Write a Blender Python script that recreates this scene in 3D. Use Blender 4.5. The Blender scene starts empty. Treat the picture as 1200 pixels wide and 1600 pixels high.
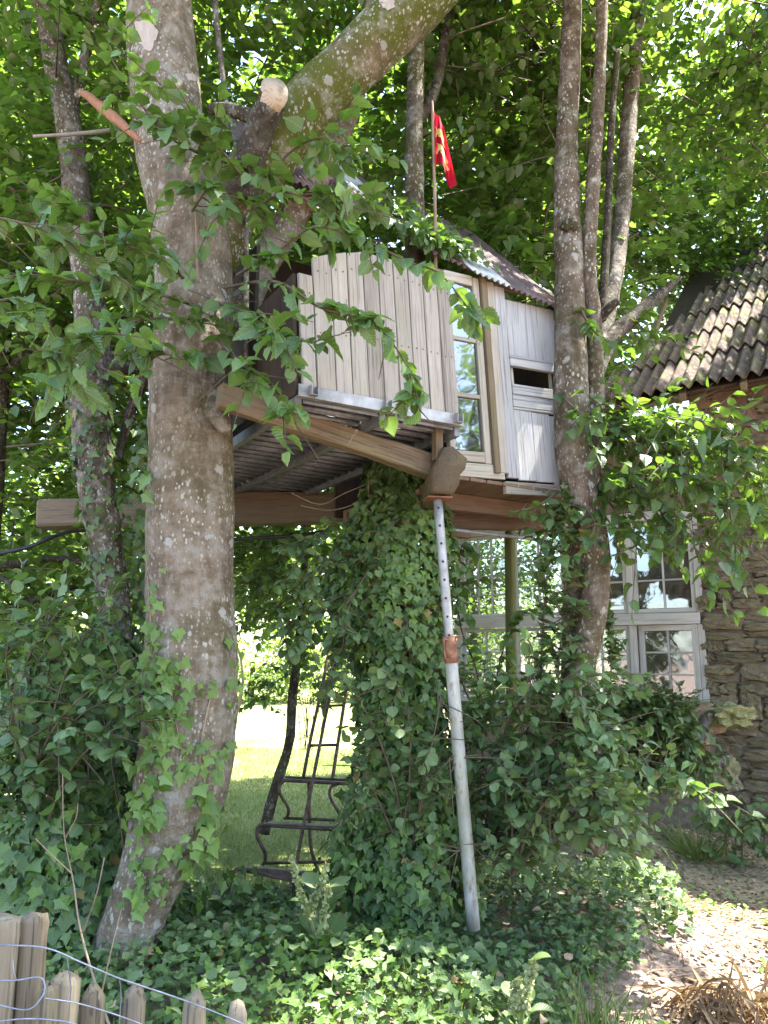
import bpy, bmesh, math, random
import numpy as np
from mathutils import Vector, Matrix, noise as mnoise
random.seed(7); rng = np.random.default_rng(7)
R_ = math.radians
scn = bpy.context.scene
COL = scn.collection

# ------------------------------------------------------------------ camera, sky, sun, exposure
F = 1209.0; PITCH = math.atan(220 / F); EYE = np.array([0, 0, 1.6])
cd = bpy.data.cameras.new('camera'); cam = bpy.data.objects.new('camera', cd); COL.objects.link(cam)
cam.location = EYE; cam.rotation_euler = (math.pi / 2 + PITCH, 0, 0)
cd.sensor_fit = 'VERTICAL'; cd.sensor_height = 24; cd.lens = 24 * F / 1600; cd.clip_start = 0.05; cd.clip_end = 2000
scn.camera = cam
SUN = np.array([0.86, 0.34, 1.62]); SUN /= np.linalg.norm(SUN)
world = bpy.data.worlds.new('World'); scn.world = world; world.use_nodes = True
wn = world.node_tree; bg = wn.nodes['Background']
sky = wn.nodes.new('ShaderNodeTexSky'); sky.sky_type = 'NISHITA'; sky.sun_disc = False
sky.sun_elevation = math.asin(SUN[2]); sky.sun_rotation = math.atan2(SUN[0], SUN[1])
sky.dust_density = 2.0; sky.air_density = 1.0; sky.ozone_density = 1.0
wn.links.new(sky.outputs[0], bg.inputs[0]); bg.inputs[1].default_value = 0.15
sd = bpy.data.lights.new('sun', 'SUN'); sd.energy = 5.0; sd.angle = R_(0.55); sd.color = (1, .95, .86)
sun = bpy.data.objects.new('sun', sd); COL.objects.link(sun)
sun.rotation_euler = Vector(SUN).to_track_quat('Z', 'Y').to_euler(); sun.location = (6, 3, 14)
scn.view_settings.view_transform = 'Standard'; scn.view_settings.look = 'None'
scn.view_settings.gamma = 1; scn.view_settings.use_curve_mapping = False
scn.view_settings.exposure = 2.9
cy = scn.cycles; cy.use_denoising = True; cy.max_bounces = 7; cy.diffuse_bounces = 4; cy.glossy_bounces = 3
cy.transmission_bounces = 5; cy.transparent_max_bounces = 8; cy.sample_clamp_indirect = 6
cy.caustics_reflective = False; cy.caustics_refractive = False

# ------------------------------------------------------------------ photograph pixel -> point
FW = np.array([0, math.cos(PITCH), math.sin(PITCH)]); UP = np.array([0, -math.sin(PITCH), math.cos(PITCH)])
def ray(px, py): return FW + np.array([(px - 600) / F, 0, 0]) + UP * ((800 - py) / F)
def at(px, py, Y):
    d = ray(px, py); return EYE + d * (Y / d[1])
def on_z(px, py, z):
    d = ray(px, py); return EYE + d * ((z - 1.6) / d[2])
def proj(P):
    Q = np.asarray(P) - EYE; dep = Q @ FW
    return 600 + F * Q[..., 0] / dep, 800 - F * (Q @ UP) / dep, dep
def on_v(px, py, p0, n):
    d = ray(px, py); return EYE + d * (np.dot(p0 - EYE, n) / np.dot(d, n))

# ------------------------------------------------------------------ objects, tags
def tag(o, label, cat=None, group=None, kind=None):
    if label: o['label'] = label
    if cat: o['category'] = cat
    if group: o['group'] = group
    if kind: o['kind'] = kind
    return o
def link(o, parent=None):
    COL.objects.link(o)
    if parent is not None:
        o.parent = parent
        o.matrix_parent_inverse = WORLD[parent.name].inverted()
    return o
WORLD = {}
def thing(name, label, cat, loc, group=None):
    o = bpy.data.objects.new(name, None); COL.objects.link(o); o.location = Vector(loc); o.empty_display_size = .1
    WORLD[o.name] = Matrix.Translation(Vector(loc)); return tag(o, label, cat, group)
def place(name, me, M=None, parent=None, mat=None):
    o = bpy.data.objects.new(name, me); M = M or Matrix()
    if mat is not None and not me.materials: me.materials.append(mat)
    o.matrix_basis = M; link(o, parent); WORLD[o.name] = M; return o
def mesh_np(name, V, T, mat=None, rnd=None, uv=None, smooth=False):
    V = np.asarray(V, np.float32); T = np.asarray(T, np.int32); k = T.shape[1]
    me = bpy.data.meshes.new(name); me.vertices.add(len(V)); me.vertices.foreach_set('co', V.ravel())
    me.loops.add(T.size); me.loops.foreach_set('vertex_index', T.ravel())
    me.polygons.add(len(T)); me.polygons.foreach_set('loop_start', np.arange(0, T.size, k, dtype=np.int32))
    if smooth: me.polygons.foreach_set('use_smooth', np.ones(len(T), bool))
    if rnd is not None:
        a = me.attributes.new('rnd', 'FLOAT', 'POINT'); a.data.foreach_set('value', np.asarray(rnd, np.float32))
    if uv is not None:
        a = me.attributes.new('luv', 'FLOAT2', 'POINT'); a.data.foreach_set('vector', np.asarray(uv, np.float32).ravel())
    me.update(calc_edges=True); me.validate()
    if mat: me.materials.append(mat)
    return me
def nrm(v):
    v = np.asarray(v, float); return v / (np.linalg.norm(v, axis=-1, keepdims=True) + 1e-9)
def frame(center, ax, ay, az):
    M = Matrix.Identity(4)
    for i, a in enumerate((ax, ay, az)):
        for j in range(3): M[j][i] = a[j]
    for j in range(3): M[j][3] = center[j]
    return M

# ------------------------------------------------------------------ node materials
class NB:
    def __init__(s, name):
        s.m = bpy.data.materials.new(name); s.m.use_nodes = True; s.t = s.m.node_tree; s.t.nodes.clear()
        s.out = s.n('OutputMaterial')
    def n(s, typ, **k):
        x = s.t.nodes.new('ShaderNode' + typ)
        for a, b in k.items(): setattr(x, a, b)
        return x
    def l(s, a, b):
        if isinstance(a, (int, float)): b.default_value = a
        elif isinstance(a, (tuple, list)): b.default_value = (*a, 1) if len(a) == 3 and b.type == 'RGBA' else a
        else: s.t.links.new(a, b)
    def co(s, scale=(1, 1, 1), kind='Object', rand=False):
        v = s.n('TexCoord').outputs[kind]
        if rand:
            a = s.n('VectorMath', operation='MULTIPLY_ADD'); o = s.n('ObjectInfo')
            s.l(o.outputs['Random'], a.inputs[0]); a.inputs[1].default_value = (37, 91, 53); s.l(v, a.inputs[2]); v = a.outputs[0]
        m = s.n('Mapping'); m.inputs['Scale'].default_value = scale; s.l(v, m.inputs[0]); return m.outputs[0]
    def noise(s, v, sc, det=4, rough=.55, dist=0):
        x = s.n('TexNoise'); s.l(v, x.inputs['Vector']); x.inputs['Scale'].default_value = sc; x.inputs['Detail'].default_value = det
        x.inputs['Roughness'].default_value = rough; x.inputs['Distortion'].default_value = dist; return x.outputs[0]
    def voro(s, v, sc, out='Distance', feat='F1', rnd=1):
        x = s.n('TexVoronoi', feature=feat); s.l(v, x.inputs['Vector']); x.inputs['Scale'].default_value = sc
        x.inputs['Randomness'].default_value = rnd; return x.outputs[out]
    def ramp(s, f, *st):
        x = s.n('ValToRGB'); e = x.color_ramp.elements
        while len(e) < len(st): e.new(.5)
        for i, (p, c) in enumerate(st): e[i].position = p; e[i].color = (*c, 1) if isinstance(c, tuple) else (c, c, c, 1)
        s.l(f, x.inputs[0]); return x.outputs[0]
    def mix(s, f, a, b, mode='MIX'):
        x = s.n('Mix', data_type='RGBA', blend_type=mode); s.l(f, x.inputs[0]); s.l(a, x.inputs[6]); s.l(b, x.inputs[7]); return x.outputs[2]
    def math(s, op, a, b=0.0):
        x = s.n('Math', operation=op); s.l(a, x.inputs[0]); s.l(b, x.inputs[1]); return x.outputs[0]
    def bump(s, h, st=.5, d=.01, nrm=None):
        x = s.n('Bump'); s.l(h, x.inputs['Height']); x.inputs['Strength'].default_value = st; x.inputs['Distance'].default_value = d
        if nrm: s.l(nrm, x.inputs['Normal'])
        return x.outputs[0]
    def pbr(s, col, rough=.8, nor=None, metal=0, spec=.4):
        p = s.n('BsdfPrincipled'); s.l(col, p.inputs['Base Color']); s.l(rough, p.inputs['Roughness'])
        s.l(metal, p.inputs['Metallic']); s.l(spec, p.inputs['Specular IOR Level'])
        if nor: s.l(nor, p.inputs['Normal'])
        s.p = p; return p.outputs[0]
    def end(s, sh): s.l(sh, s.out.inputs['Surface']); return s.m

def m_bark(name, c0, c1, moss=.5, lichen=.5, scale=1.0, mosscol=(.060, .068, .014), mt=.48):
    b = NB(name); v = b.co((9 * scale, 9 * scale, 1.8 * scale)); w = b.co((scale,) * 3); h = b.co((3 * scale, 3 * scale, 16 * scale))
    st = b.noise(v, 2.2, 7, .7); big = b.noise(w, 2.3, 5, .6); ring = b.noise(h, 1.6, 4, .6); n2 = b.noise(w, 9, 6, .72); fine = b.noise(w, 45, 4, .7)
    c = b.mix(b.ramp(st, (.30, 0.0), (.70, 1.0)), c0, c1)
    c = b.mix(b.ramp(n2, (.30, .75), (.52, 0.0)), c, tuple(x * .45 for x in c0))
    c = b.mix(b.ramp(b.noise(b.co((5 * scale, 5 * scale, 1.1 * scale)), 1.5, 7, .7, .6), (.50, 0.0), (.66, .6)), c, tuple(x * .5 for x in c0))
    c = b.mix(b.ramp(ring, (.52, 0.0), (.75, .35)), c, tuple(x * 1.3 for x in c1))
    c = b.mix(b.ramp(big, (mt, 0.0), (mt + .14, moss)), c, mosscol)
    c = b.mix(b.ramp(b.math('ADD', n2, b.math('MULTIPLY', fine, .25)), (.64, 0.0), (.76, lichen * .8)), c, (.29, .275, .235))
    gate = b.ramp(b.noise(w, 3.2, 4), (.36, 0.0), (.58, 1.0))
    for sc, th, k in ((52, .30, 1.5), (26, .27, 1.6)):
        sp = b.voro(b.co((scale, scale, scale * .6)), sc); spm = b.ramp(b.math('ADD', sp, b.math('MULTIPLY', fine, .45)), (th + .13, 1.0), (th + .19, 0.0))
        c = b.mix(b.math('MULTIPLY', b.math('MULTIPLY', spm, gate), min(1, lichen * k)), c, (.40, .38, .32))
    sp2 = b.ramp(b.math('ADD', b.voro(w, 7), b.math('MULTIPLY', b.noise(w, 25, 5, .75), .6)), (.43, 1.0), (.47, 0.0))
    c = b.mix(b.math('MULTIPLY', sp2, lichen), c, (.36, .36, .32))
    hgt = b.math('ADD', b.math('MULTIPLY', st, 1.2), b.math('ADD', n2, b.math('MULTIPLY', ring, .4)))
    return b.end(b.pbr(c, .9, b.bump(hgt, 1.0, .035), spec=.15))
def m_wood(name, c0, c1, green=.2, gcol=(.13, .14, .06), crack=.5, rough=.82, grain=1.0, knots=True):
    b = NB(name); v = b.co((26 * grain, 26 * grain, 1.3), rand=True); w = b.co((1, 1, 1), rand=True)
    g = b.noise(v, 2.4, 7, .65, .4); c = b.mix(b.ramp(g, (.3, 0.0), (.7, 1.0)), c0, c1)
    c = b.mix(b.ramp(b.noise(w, 4, 4), (.35, 0.0), (.75, .55)), c, tuple(x * .62 for x in c0))
    c = b.mix(b.ramp(b.noise(b.co((3, 3, .8), rand=True), 2.2, 4), (.48, 0.0), (.68, green)), c, gcol)
    if knots:
        k = b.ramp(b.voro(b.co((5, 5, 2.2), rand=True), 2.4), (.045, 1.0), (.07, 0.0)); c = b.mix(b.math('MULTIPLY', k, .8), c, (.06, .045, .03))
    f = b.ramp(b.noise(b.co((40, 40, .7), rand=True), 3, 3), (.37, 1.0), (.42, 0.0)); c = b.mix(b.math('MULTIPLY', f, crack), c, (.05, .042, .035))
    oi = b.n('ObjectInfo'); c = b.mix(.38, c, b.mix(oi.outputs['Random'], tuple(x * .62 for x in c0), c1))
    return b.end(b.pbr(c, rough, b.bump(b.math('SUBTRACT', g, b.math('MULTIPLY', f, .8)), .55, .006), spec=.25))
def m_leaf(name, dark, light, trans, tf=.42, rough=.42, ind=False, vein=0.0, dry=0.0):
    b = NB(name)
    if ind: r = b.n('ObjectInfo').outputs['Random']
    else: r = b.n('Attribute', attribute_name='rnd').outputs['Fac']
    c = b.mix(r, dark, light); t = b.mix(r, tuple(x * .75 for x in trans), tuple(x * 1.2 for x in trans))
    nor = None
    if vein > 0:
        a = b.n('Attribute', attribute_name='luv'); sp = b.n('SeparateXYZ'); b.l(a.outputs['Vector'], sp.inputs[0])
        ax = b.math('ABSOLUTE', sp.outputs[0]); ph = b.math('SUBTRACT', sp.outputs[1], b.math('MULTIPLY', ax, .75))
        wv = b.math('ABSOLUTE', b.math('SINE', b.math('MULTIPLY', ph, 30.0)))
        side = b.ramp(wv, (.0, 1.0), (.22, 0.0)); mid = b.ramp(ax, (.0, 1.0), (.035, 0.0))
        vm = b.math('MAXIMUM', side, mid); c = b.mix(b.math('MULTIPLY', vm, vein), c, tuple(min(1, x * 2.2 + .03) for x in light))
        nor = b.bump(b.math('ADD', wv, 0.0), .5, .004)
    # a few leaves turning or bitten by the sun
    c = b.mix(b.ramp(b.noise(b.co((1, 1, 1)), 1.1, 3), (.52, 0.0), (.72, .55)), c, tuple(x * 1.5 + .01 for x in light))
    c = b.mix(b.ramp(b.noise(b.co((1, 1, 1), 'Object', ind), 38 if not ind else 7, 2), (.66, 0.0), (.70, .6)), c, (.16, .13, .05))
    if dry > 0: c = b.mix(b.ramp(r, (1 - dry, 0.0), (1 - dry * .5, 1.0)), c, (.30, .19, .06))
    p = b.pbr(c, rough, nor, spec=.7); tr = b.n('BsdfTranslucent'); b.l(t, tr.inputs[0])
    m = b.n('MixShader'); b.l(tf, m.inputs[0]); b.l(p, m.inputs[1]); b.l(tr.outputs[0], m.inputs[2])
    return b.end(m.outputs[0])
def m_plain(name, c0, c1, rough=.7, metal=0, sc=8, bump=.3, spec=.4, det=5, stretch=(1, 1, 1), dist=.01):
    b = NB(name); v = b.co(stretch, rand=True); n = b.noise(v, sc, det, .65)
    c = b.mix(b.ramp(n, (.35, 0.0), (.65, 1.0)), c0, c1)
    return b.end(b.pbr(c, rough, b.bump(n, bump, dist), metal, spec))

M = {}
M['bark_big'] = m_bark('bark_big', (.145, .108, .068), (.285, .238, .182), .36, .9)
M['bark_mossy'] = m_bark('bark_mossy', (.110, .080, .038), (.22, .18, .11), .92, .6, 1, (.078, .09, .012), .33)
M['bark_grey'] = m_bark('bark_grey', (.085, .066, .046), (.21, .18, .145), .35, .95)
M['bark_right'] = m_bark('bark_right', (.10, .068, .043), (.22, .175, .13), .3, .9)
M['bark_slender'] = m_bark('bark_slender', (.085, .066, .046), (.21, .18, .135), .7, .95, 1, (.07, .078, .014), .42)
M['bark_dark'] = m_bark('bark_dark', (.045, .034, .023), (.10, .08, .06), .4, .3)
M['cut_wood'] = m_wood('cut_wood', (.34, .26, .18), (.50, .41, .31), .1, crack=.7)
M['torn_wood'] = m_wood('torn_wood', (.16, .065, .03), (.36, .17, .09), .0, crack=.8)
M['twig'] = m_plain('twig', (.055, .04, .025), (.12, .09, .06), .9)
M['dry_twig'] = m_plain('dry_twig', (.15, .105, .065), (.28, .215, .145), .9)
M['plank'] = m_wood('plank', (.235, .21, .175), (.42, .385, .335), .6, (.25, .245, .15), .6)
M['door'] = m_wood('door', (.335, .335, .335), (.53, .53, .525), .35, (.27, .28, .20), .7, knots=False)
M['frame_wood'] = m_wood('frame_wood', (.31, .275, .215), (.48, .445, .375), .25, (.32, .30, .14), .45)
M['old_wood'] = m_wood('old_wood', (.10, .07, .042), (.24, .18, .115), .45, (.15, .16, .06), .8)
M['block'] = m_wood('block', (.045, .033, .020), (.15, .112, .066), .7, (.12, .10, .035), 1.0, grain=2)
M['beam'] = m_wood('beam', (.13, .090, .052), (.30, .235, .16), .35, (.16, .17, .06), .8)
M['log'] = m_wood('log', (.105, .080, .055), (.235, .19, .14), .35, (.14, .15, .06), .8)
M['red_wood'] = m_wood('red_wood', (.12, .070, .045), (.25, .165, .115), .2, crack=.7)
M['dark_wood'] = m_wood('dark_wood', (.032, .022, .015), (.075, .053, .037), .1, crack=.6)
M['fence'] = m_wood('fence', (.11, .09, .058), (.27, .23, .165), .6, (.15, .15, .075), 1.0)
M['white_paint'] = m_wood('white_paint', (.40, .37, .34), (.62, .59, .55), .2, (.35, .34, .26), .45, knots=False)
M['green_post'] = m_wood('green_post', (.09, .10, .03), (.17, .18, .05), .3)
M['galv'] = m_plain('galv', (.17, .17, .165), (.36, .365, .36), .5, .3, 9, .3, det=8)
M['grate'] = m_plain('grate', (.12, .126, .138), (.23, .24, .255), .55, .5, 20, .2)
M['grate_dark'] = m_plain('grate_dark', (.11, .115, .125), (.18, .185, .195), .6, .4, 20, .2)
b = NB('prop_paint'); v_ = b.co((1, 1, .35)); c_ = b.mix(b.ramp(b.noise(v_, 16, 7, .7), (.35, 0.0), (.7, 1.0)), (.23, .23, .21), (.44, .44, .41)); c_ = b.mix(b.ramp(b.noise(v_, 30, 6, .75), (.56, 0.0), (.64, .8)), c_, (.16, .085, .045)); c_ = b.mix(b.ramp(b.noise(b.co((1, 1, .6)), 5, 4), (.5, 0.0), (.65, .5)), c_, (.20, .20, .11))
M['prop_paint'] = b.end(b.pbr(c_, .6, b.bump(b.noise(v_, 40, 5), .3, .004), .1)); M['band'] = m_plain('band', (.40, .28, .06), (.5, .4, .12), .7)
M['rust'] = m_plain('rust', (.13, .06, .035), (.27, .13, .07), .85, .1, 30, .5)
M['ladder'] = m_plain('ladder', (.055, .040, .032), (.17, .11, .08), .6, .35, 25, .4)
M['roof_dark'] = m_plain('roof_dark', (.085, .06, .06), (.17, .125, .115), .75, .1, 7, .3)
M['roof_pale'] = m_plain('roof_pale', (.36, .38, .38), (.58, .60, .60), .6, .2, 7, .3)
M['black'] = m_plain('black', (.012, .012, .013), (.03, .03, .032), .5)
M['wire'] = m_plain('wire', (.14, .16, .21), (.24, .27, .33), .5, .4, 30)
M['hose'] = m_plain('hose', (.42, .30, .18), (.55, .42, .28), .6)
M['pipe'] = m_plain('pipe', (.035, .022, .022), (.08, .05, .048), .5, 0, 12)
M['clay'] = m_plain('clay', (.13, .078, .048), (.27, .18, .12), .95, 0, 6, .9, dist=.03)
M['mortar'] = m_plain('mortar', (.14, .11, .08), (.25, .20, .15), .95, 0, 18, .9, dist=.02)
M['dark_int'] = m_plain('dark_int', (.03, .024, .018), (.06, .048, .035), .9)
def m_stone(name, a, b_, c_):
    b = NB(name); v = b.co(rand=True); oi = b.n('ObjectInfo')
    c = b.ramp(oi.outputs['Random'], (0.0, a), (.5, b_), (1.0, c_)); n = b.noise(v, 14, 6, .7); n2 = b.noise(v, 5, 4)
    c = b.mix(b.ramp(n, (.35, .65), (.65, 0.0)), c, tuple(x * .4 for x in a))
    c = b.mix(b.ramp(n2, (.5, 0.0), (.62, .6)), c, (.20, .20, .07))
    c = b.mix(b.ramp(b.noise(v, 22, 4), (.62, 0.0), (.68, .7)), c, (.46, .44, .37))
    return b.end(b.pbr(c, .95, b.bump(b.math('ADD', n, n2), .9, .02), spec=.2))
M['stone'] = m_stone('stone', (.16, .13, .092), (.30, .235, .155), (.22, .185, .14))
M['tan_stone'] = m_stone('tan_stone', (.30, .19, .12), (.34, .23, .15), (.32, .21, .14))
M['lichen_stone'] = m_stone('lichen_stone', (.30, .29, .13), (.36, .35, .16), (.33, .31, .16))
M['tile'] = m_stone('tile', (.115, .088, .082), (.19, .135, .115), (.15, .115, .105))
def m_glass(name, tint, fac=.06):
    b = NB(name); g = b.n('BsdfGlossy'); g.inputs['Roughness'].default_value = .03; g.inputs['Color'].default_value = (.9, .93, 1, 1)
    t = b.n('BsdfTransparent'); t.inputs[0].default_value = (*tint, 1); lw = b.n('LayerWeight'); lw.inputs[0].default_value = .45
    d = b.n('BsdfDiffuse'); d.inputs[0].default_value = (.35, .34, .30, 1); ms = b.n('MixShader')
    dirt = b.ramp(b.noise(b.co(), 9, 5, .7), (.4, .02), (.7, .22)); b.l(dirt, ms.inputs[0]); b.l(t.outputs[0], ms.inputs[1]); b.l(d.outputs[0], ms.inputs[2])
    m = b.n('MixShader'); b.l(b.math('ADD', b.math('MULTIPLY', lw.outputs['Fresnel'], 1.2), fac), m.inputs[0]); b.l(ms.outputs[0], m.inputs[1]); b.l(g.outputs[0], m.inputs[2])
    nz = b.noise(b.co(), 2.2, 2); b.l(b.bump(nz, .25, .02), g.inputs['Normal'])
    return b.end(m.outputs[0])
M['glass_hut'] = m_glass('glass_hut', (.6, .63, .65), .12)
M['glass'] = m_glass('glass', (.8, .84, .82), .05)
LEAFC = {'back': ((.040, .082, .016), (.086, .148, .032), (.21, .36, .035), .42, .38, 0.0),
         'hazel': ((.044, .096, .024), (.105, .185, .048), (.19, .33, .03), .34, .34, .35),
         'right': ((.032, .076, .020), (.078, .145, .034), (.17, .31, .025), .36, .32, .25),
         'ivy': ((.034, .076, .018), (.110, .188, .048), (.12, .21, .02), .22, .36, .15),
         'ivy_fresh': ((.070, .145, .022), (.150, .250, .042), (.22, .36, .03), .30, .38, .25),
         'shrub': ((.056, .116, .034), (.135, .215, .072), (.16, .28, .04), .30, .38, .30),
         'pale': ((.085, .150, .045), (.175, .245, .090), (.20, .32, .06), .32, .42, .2),
         'far': ((.075, .130, .025), (.150, .210, .045), (.25, .38, .03), .40, .5, 0.0)}
for k, (a, b_, t_, tf, ro, ve) in LEAFC.items():
    M['leaf_' + k] = m_leaf('leaf_' + k, a, b_, t_, tf, ro, False, ve, .025 if k in ('ivy',) else 0)
    M['ileaf_' + k] = m_leaf('ileaf_' + k, a, b_, t_, tf, ro, True, ve)
M['dead_leaf'] = m_leaf('dead_leaf', (.13, .075, .04), (.38, .265, .155), (.20, .12, .04), .15, .8)
M['straw'] = m_leaf('straw', (.11, .06, .028), (.31, .20, .095), (.3, .2, .08), .2, .7)
M['blade'] = m_leaf('blade', (.075, .12, .025), (.17, .21, .055), (.18, .27, .03), .35, .55)
M['seed'] = m_leaf('seed', (.22, .27, .10), (.38, .39, .18), (.3, .34, .1), .3, .7)

# ------------------------------------------------------------------ leaf shapes
def leaf_tmpl(ts, ws, fold=.16, curl=.18, serr=0.0):
    V = []; UV = []; T = []; mids = []; ls = []; rs = []
    for i, (t, w) in enumerate(zip(ts, ws)):
        z = -curl * t * t + .05 * t
        mids.append(len(V)); V.append((0, t, z)); UV.append((0, t))
        if 0 < i < len(ts) - 1:
            ww = w * (1 + (serr if i % 2 else -serr)); tt = t + (.03 if serr and i % 2 else 0)
            ls.append(len(V)); V.append((-ww, tt, z + fold * ww)); UV.append((-ww, t))
            rs.append(len(V)); V.append((ww, tt, z + fold * ww)); UV.append((ww, t))
        else: ls.append(None); rs.append(None)
    for i in range(len(ts) - 1):
        a, b = mids[i], mids[i + 1]
        if ls[i] is None: T += [(a, b, ls[i + 1]), (a, rs[i + 1], b)]
        elif ls[i + 1] is None: T += [(a, b, ls[i]), (a, rs[i], b)]
        else: T += [(a, b, ls[i]), (b, ls[i + 1], ls[i]), (a, rs[i], b), (b, rs[i], rs[i + 1])]
    return np.array(V), np.array(T), np.array(UV)
n_ = 15; tt_ = np.linspace(0, 1, n_)
T_FINE = leaf_tmpl(tt_, .40 * np.sin(np.pi * tt_ ** .78) ** .75 * (1 - .25 * tt_), .2, .22, .07)
T_FINE2 = leaf_tmpl(tt_, .36 * np.sin(np.pi * tt_ ** .85) ** .8, .45, .5, .07)
T_ROUND = leaf_tmpl(np.linspace(0, 1, 9), .43 * np.sin(np.pi * np.linspace(0, 1, 9)) ** .65, .15, .15)
T_MID = leaf_tmpl([0, .22, .6, 1], [0, .37, .34, 0], .2, .2)
T_MIDR = leaf_tmpl([0, .18, .5, .82, 1], [0, .34, .43, .30, 0], .15, .15)
T_LOW = (np.array([(0, 0, 0), (-.33, .28, .07), (-.30, .62, .05), (0, 1, -.06), (.30, .62, .05), (.33, .28, .07)]),
         np.array([(0, 2, 1), (0, 3, 2), (0, 4, 3), (0, 5, 4)]), np.zeros((6, 2)))
_iv = [(0, .06), (.27, -.10), (.34, .16), (.54, .36), (.27, .52), (0, 1.0), (-.27, .52), (-.54, .36), (-.34, .16), (-.27, -.10)]
T_IVY = (np.array([(0, .34, .0)] + [(x, y, .10 * abs(x) - .10 * max(0, y - .4)) for x, y in _iv]),
         np.array([(0, 1 + i, 1 + (i + 1) % 10) for i in range(10)]), np.array([(0, .34)] + _iv))
T_BLADE = (np.array([(-.05, 0, 0), (.05, 0, 0), (-.035, .5, .05), (.035, .5, .05), (0, 1, .25)]),
           np.array([(0, 1, 3), (0, 3, 2), (2, 3, 4)]), np.zeros((5, 2)))
def orient(D, N):
    D = nrm(D); N = nrm(N - (N * D).sum(-1, keepdims=True) * D); return np.cross(D, N), D, N
def scatter(name, tm, P, D, N, S, mat, rnd=None):
    V0, T0, U0 = tm; n = len(P); Rr, D, N = orient(D, N); S = np.asarray(S).reshape(-1, 1, 1)
    wv = rng.uniform(.78, 1.12, (n, 1, 1)); cv = rng.uniform(.3, 2.4, (n, 1, 1)); sk = rng.normal(size=(n, 1, 1)) * .12
    V = P[:, None] + S * ((V0[None, :, :1] * wv + sk * V0[None, :, 1:2] ** 2) * Rr[:, None] + V0[None, :, 1:2] * D[:, None] + V0[None, :, 2:3] * cv * N[:, None])
    T = T0[None] + (np.arange(n) * len(V0))[:, None, None]
    rnd = rng.random(n) if rnd is None else rnd
    return mesh_np(name, V.reshape(-1, 3), T.reshape(-1, 3), mat, np.repeat(rnd, len(V0)), np.tile(U0, (n, 1)))
IND = {}
def ind_mesh(key, tm, mat):
    if key not in IND: IND[key] = mesh_np('leaf_' + key, tm[0], tm[1], mat, None, tm[2], True)
    return IND[key]
def cat(*L): return [np.concatenate([l[i] for l in L]) for i in range(4)]
PT = at(684, 781, 3.90); PB = at(740, 1452, 3.92)
def clear_prop(P, r=.11):
    a = nrm(PB - PT); q = P - PT; t = q @ a; d = q - t[:, None] * a; return (np.hypot(d[:, 0], np.minimum(d[:, 1] + .0, 0) * .35 + np.maximum(d[:, 1], 0)) > r) | (t < 0) | (t > 2.2)
def foliage(parent, L, kind, tm_low, tm_fine, n_ind=300, name='foliage', shape='leaf'):
    """the n_ind leaves that show largest become objects, the rest one part"""
    okp = clear_prop(L[0]); P, D, N, S = [l[okp] for l in L]
    px, py, dep = proj(P); vis = (px > 5) & (px < 1195) & (py > 5) & (py < 1595) & (dep > .3)
    sc = np.where(vis, S / dep * rng.uniform(.75, 1.25, len(S)), -1); order = np.argsort(-sc)
    n_ind = min(n_ind, int(vis.sum())); pick = order[:n_ind]; rest = order[n_ind:]
    Rr, Dd, Nn = orient(D[pick], N[pick])
    for q, i in enumerate(pick):
        fm = tm_fine if not isinstance(tm_fine, list) else tm_fine[q % len(tm_fine)]
        me = ind_mesh('%s_%s_%d' % (kind, shape, 0 if not isinstance(tm_fine, list) else q % len(tm_fine)), fm, M['ileaf_' + kind])
        s = S[i]; place('leaf', me, frame(P[i], Rr[q] * s * random.uniform(.75, 1.12), Dd[q] * s, Nn[q] * s * random.uniform(.3, 2.6)), parent)
    if len(rest):
        o = place(name, scatter(name, tm_low, P[rest], D[rest], N[rest], S[rest], M['leaf_' + kind]), None, parent); o['kind'] = 'stuff'

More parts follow.
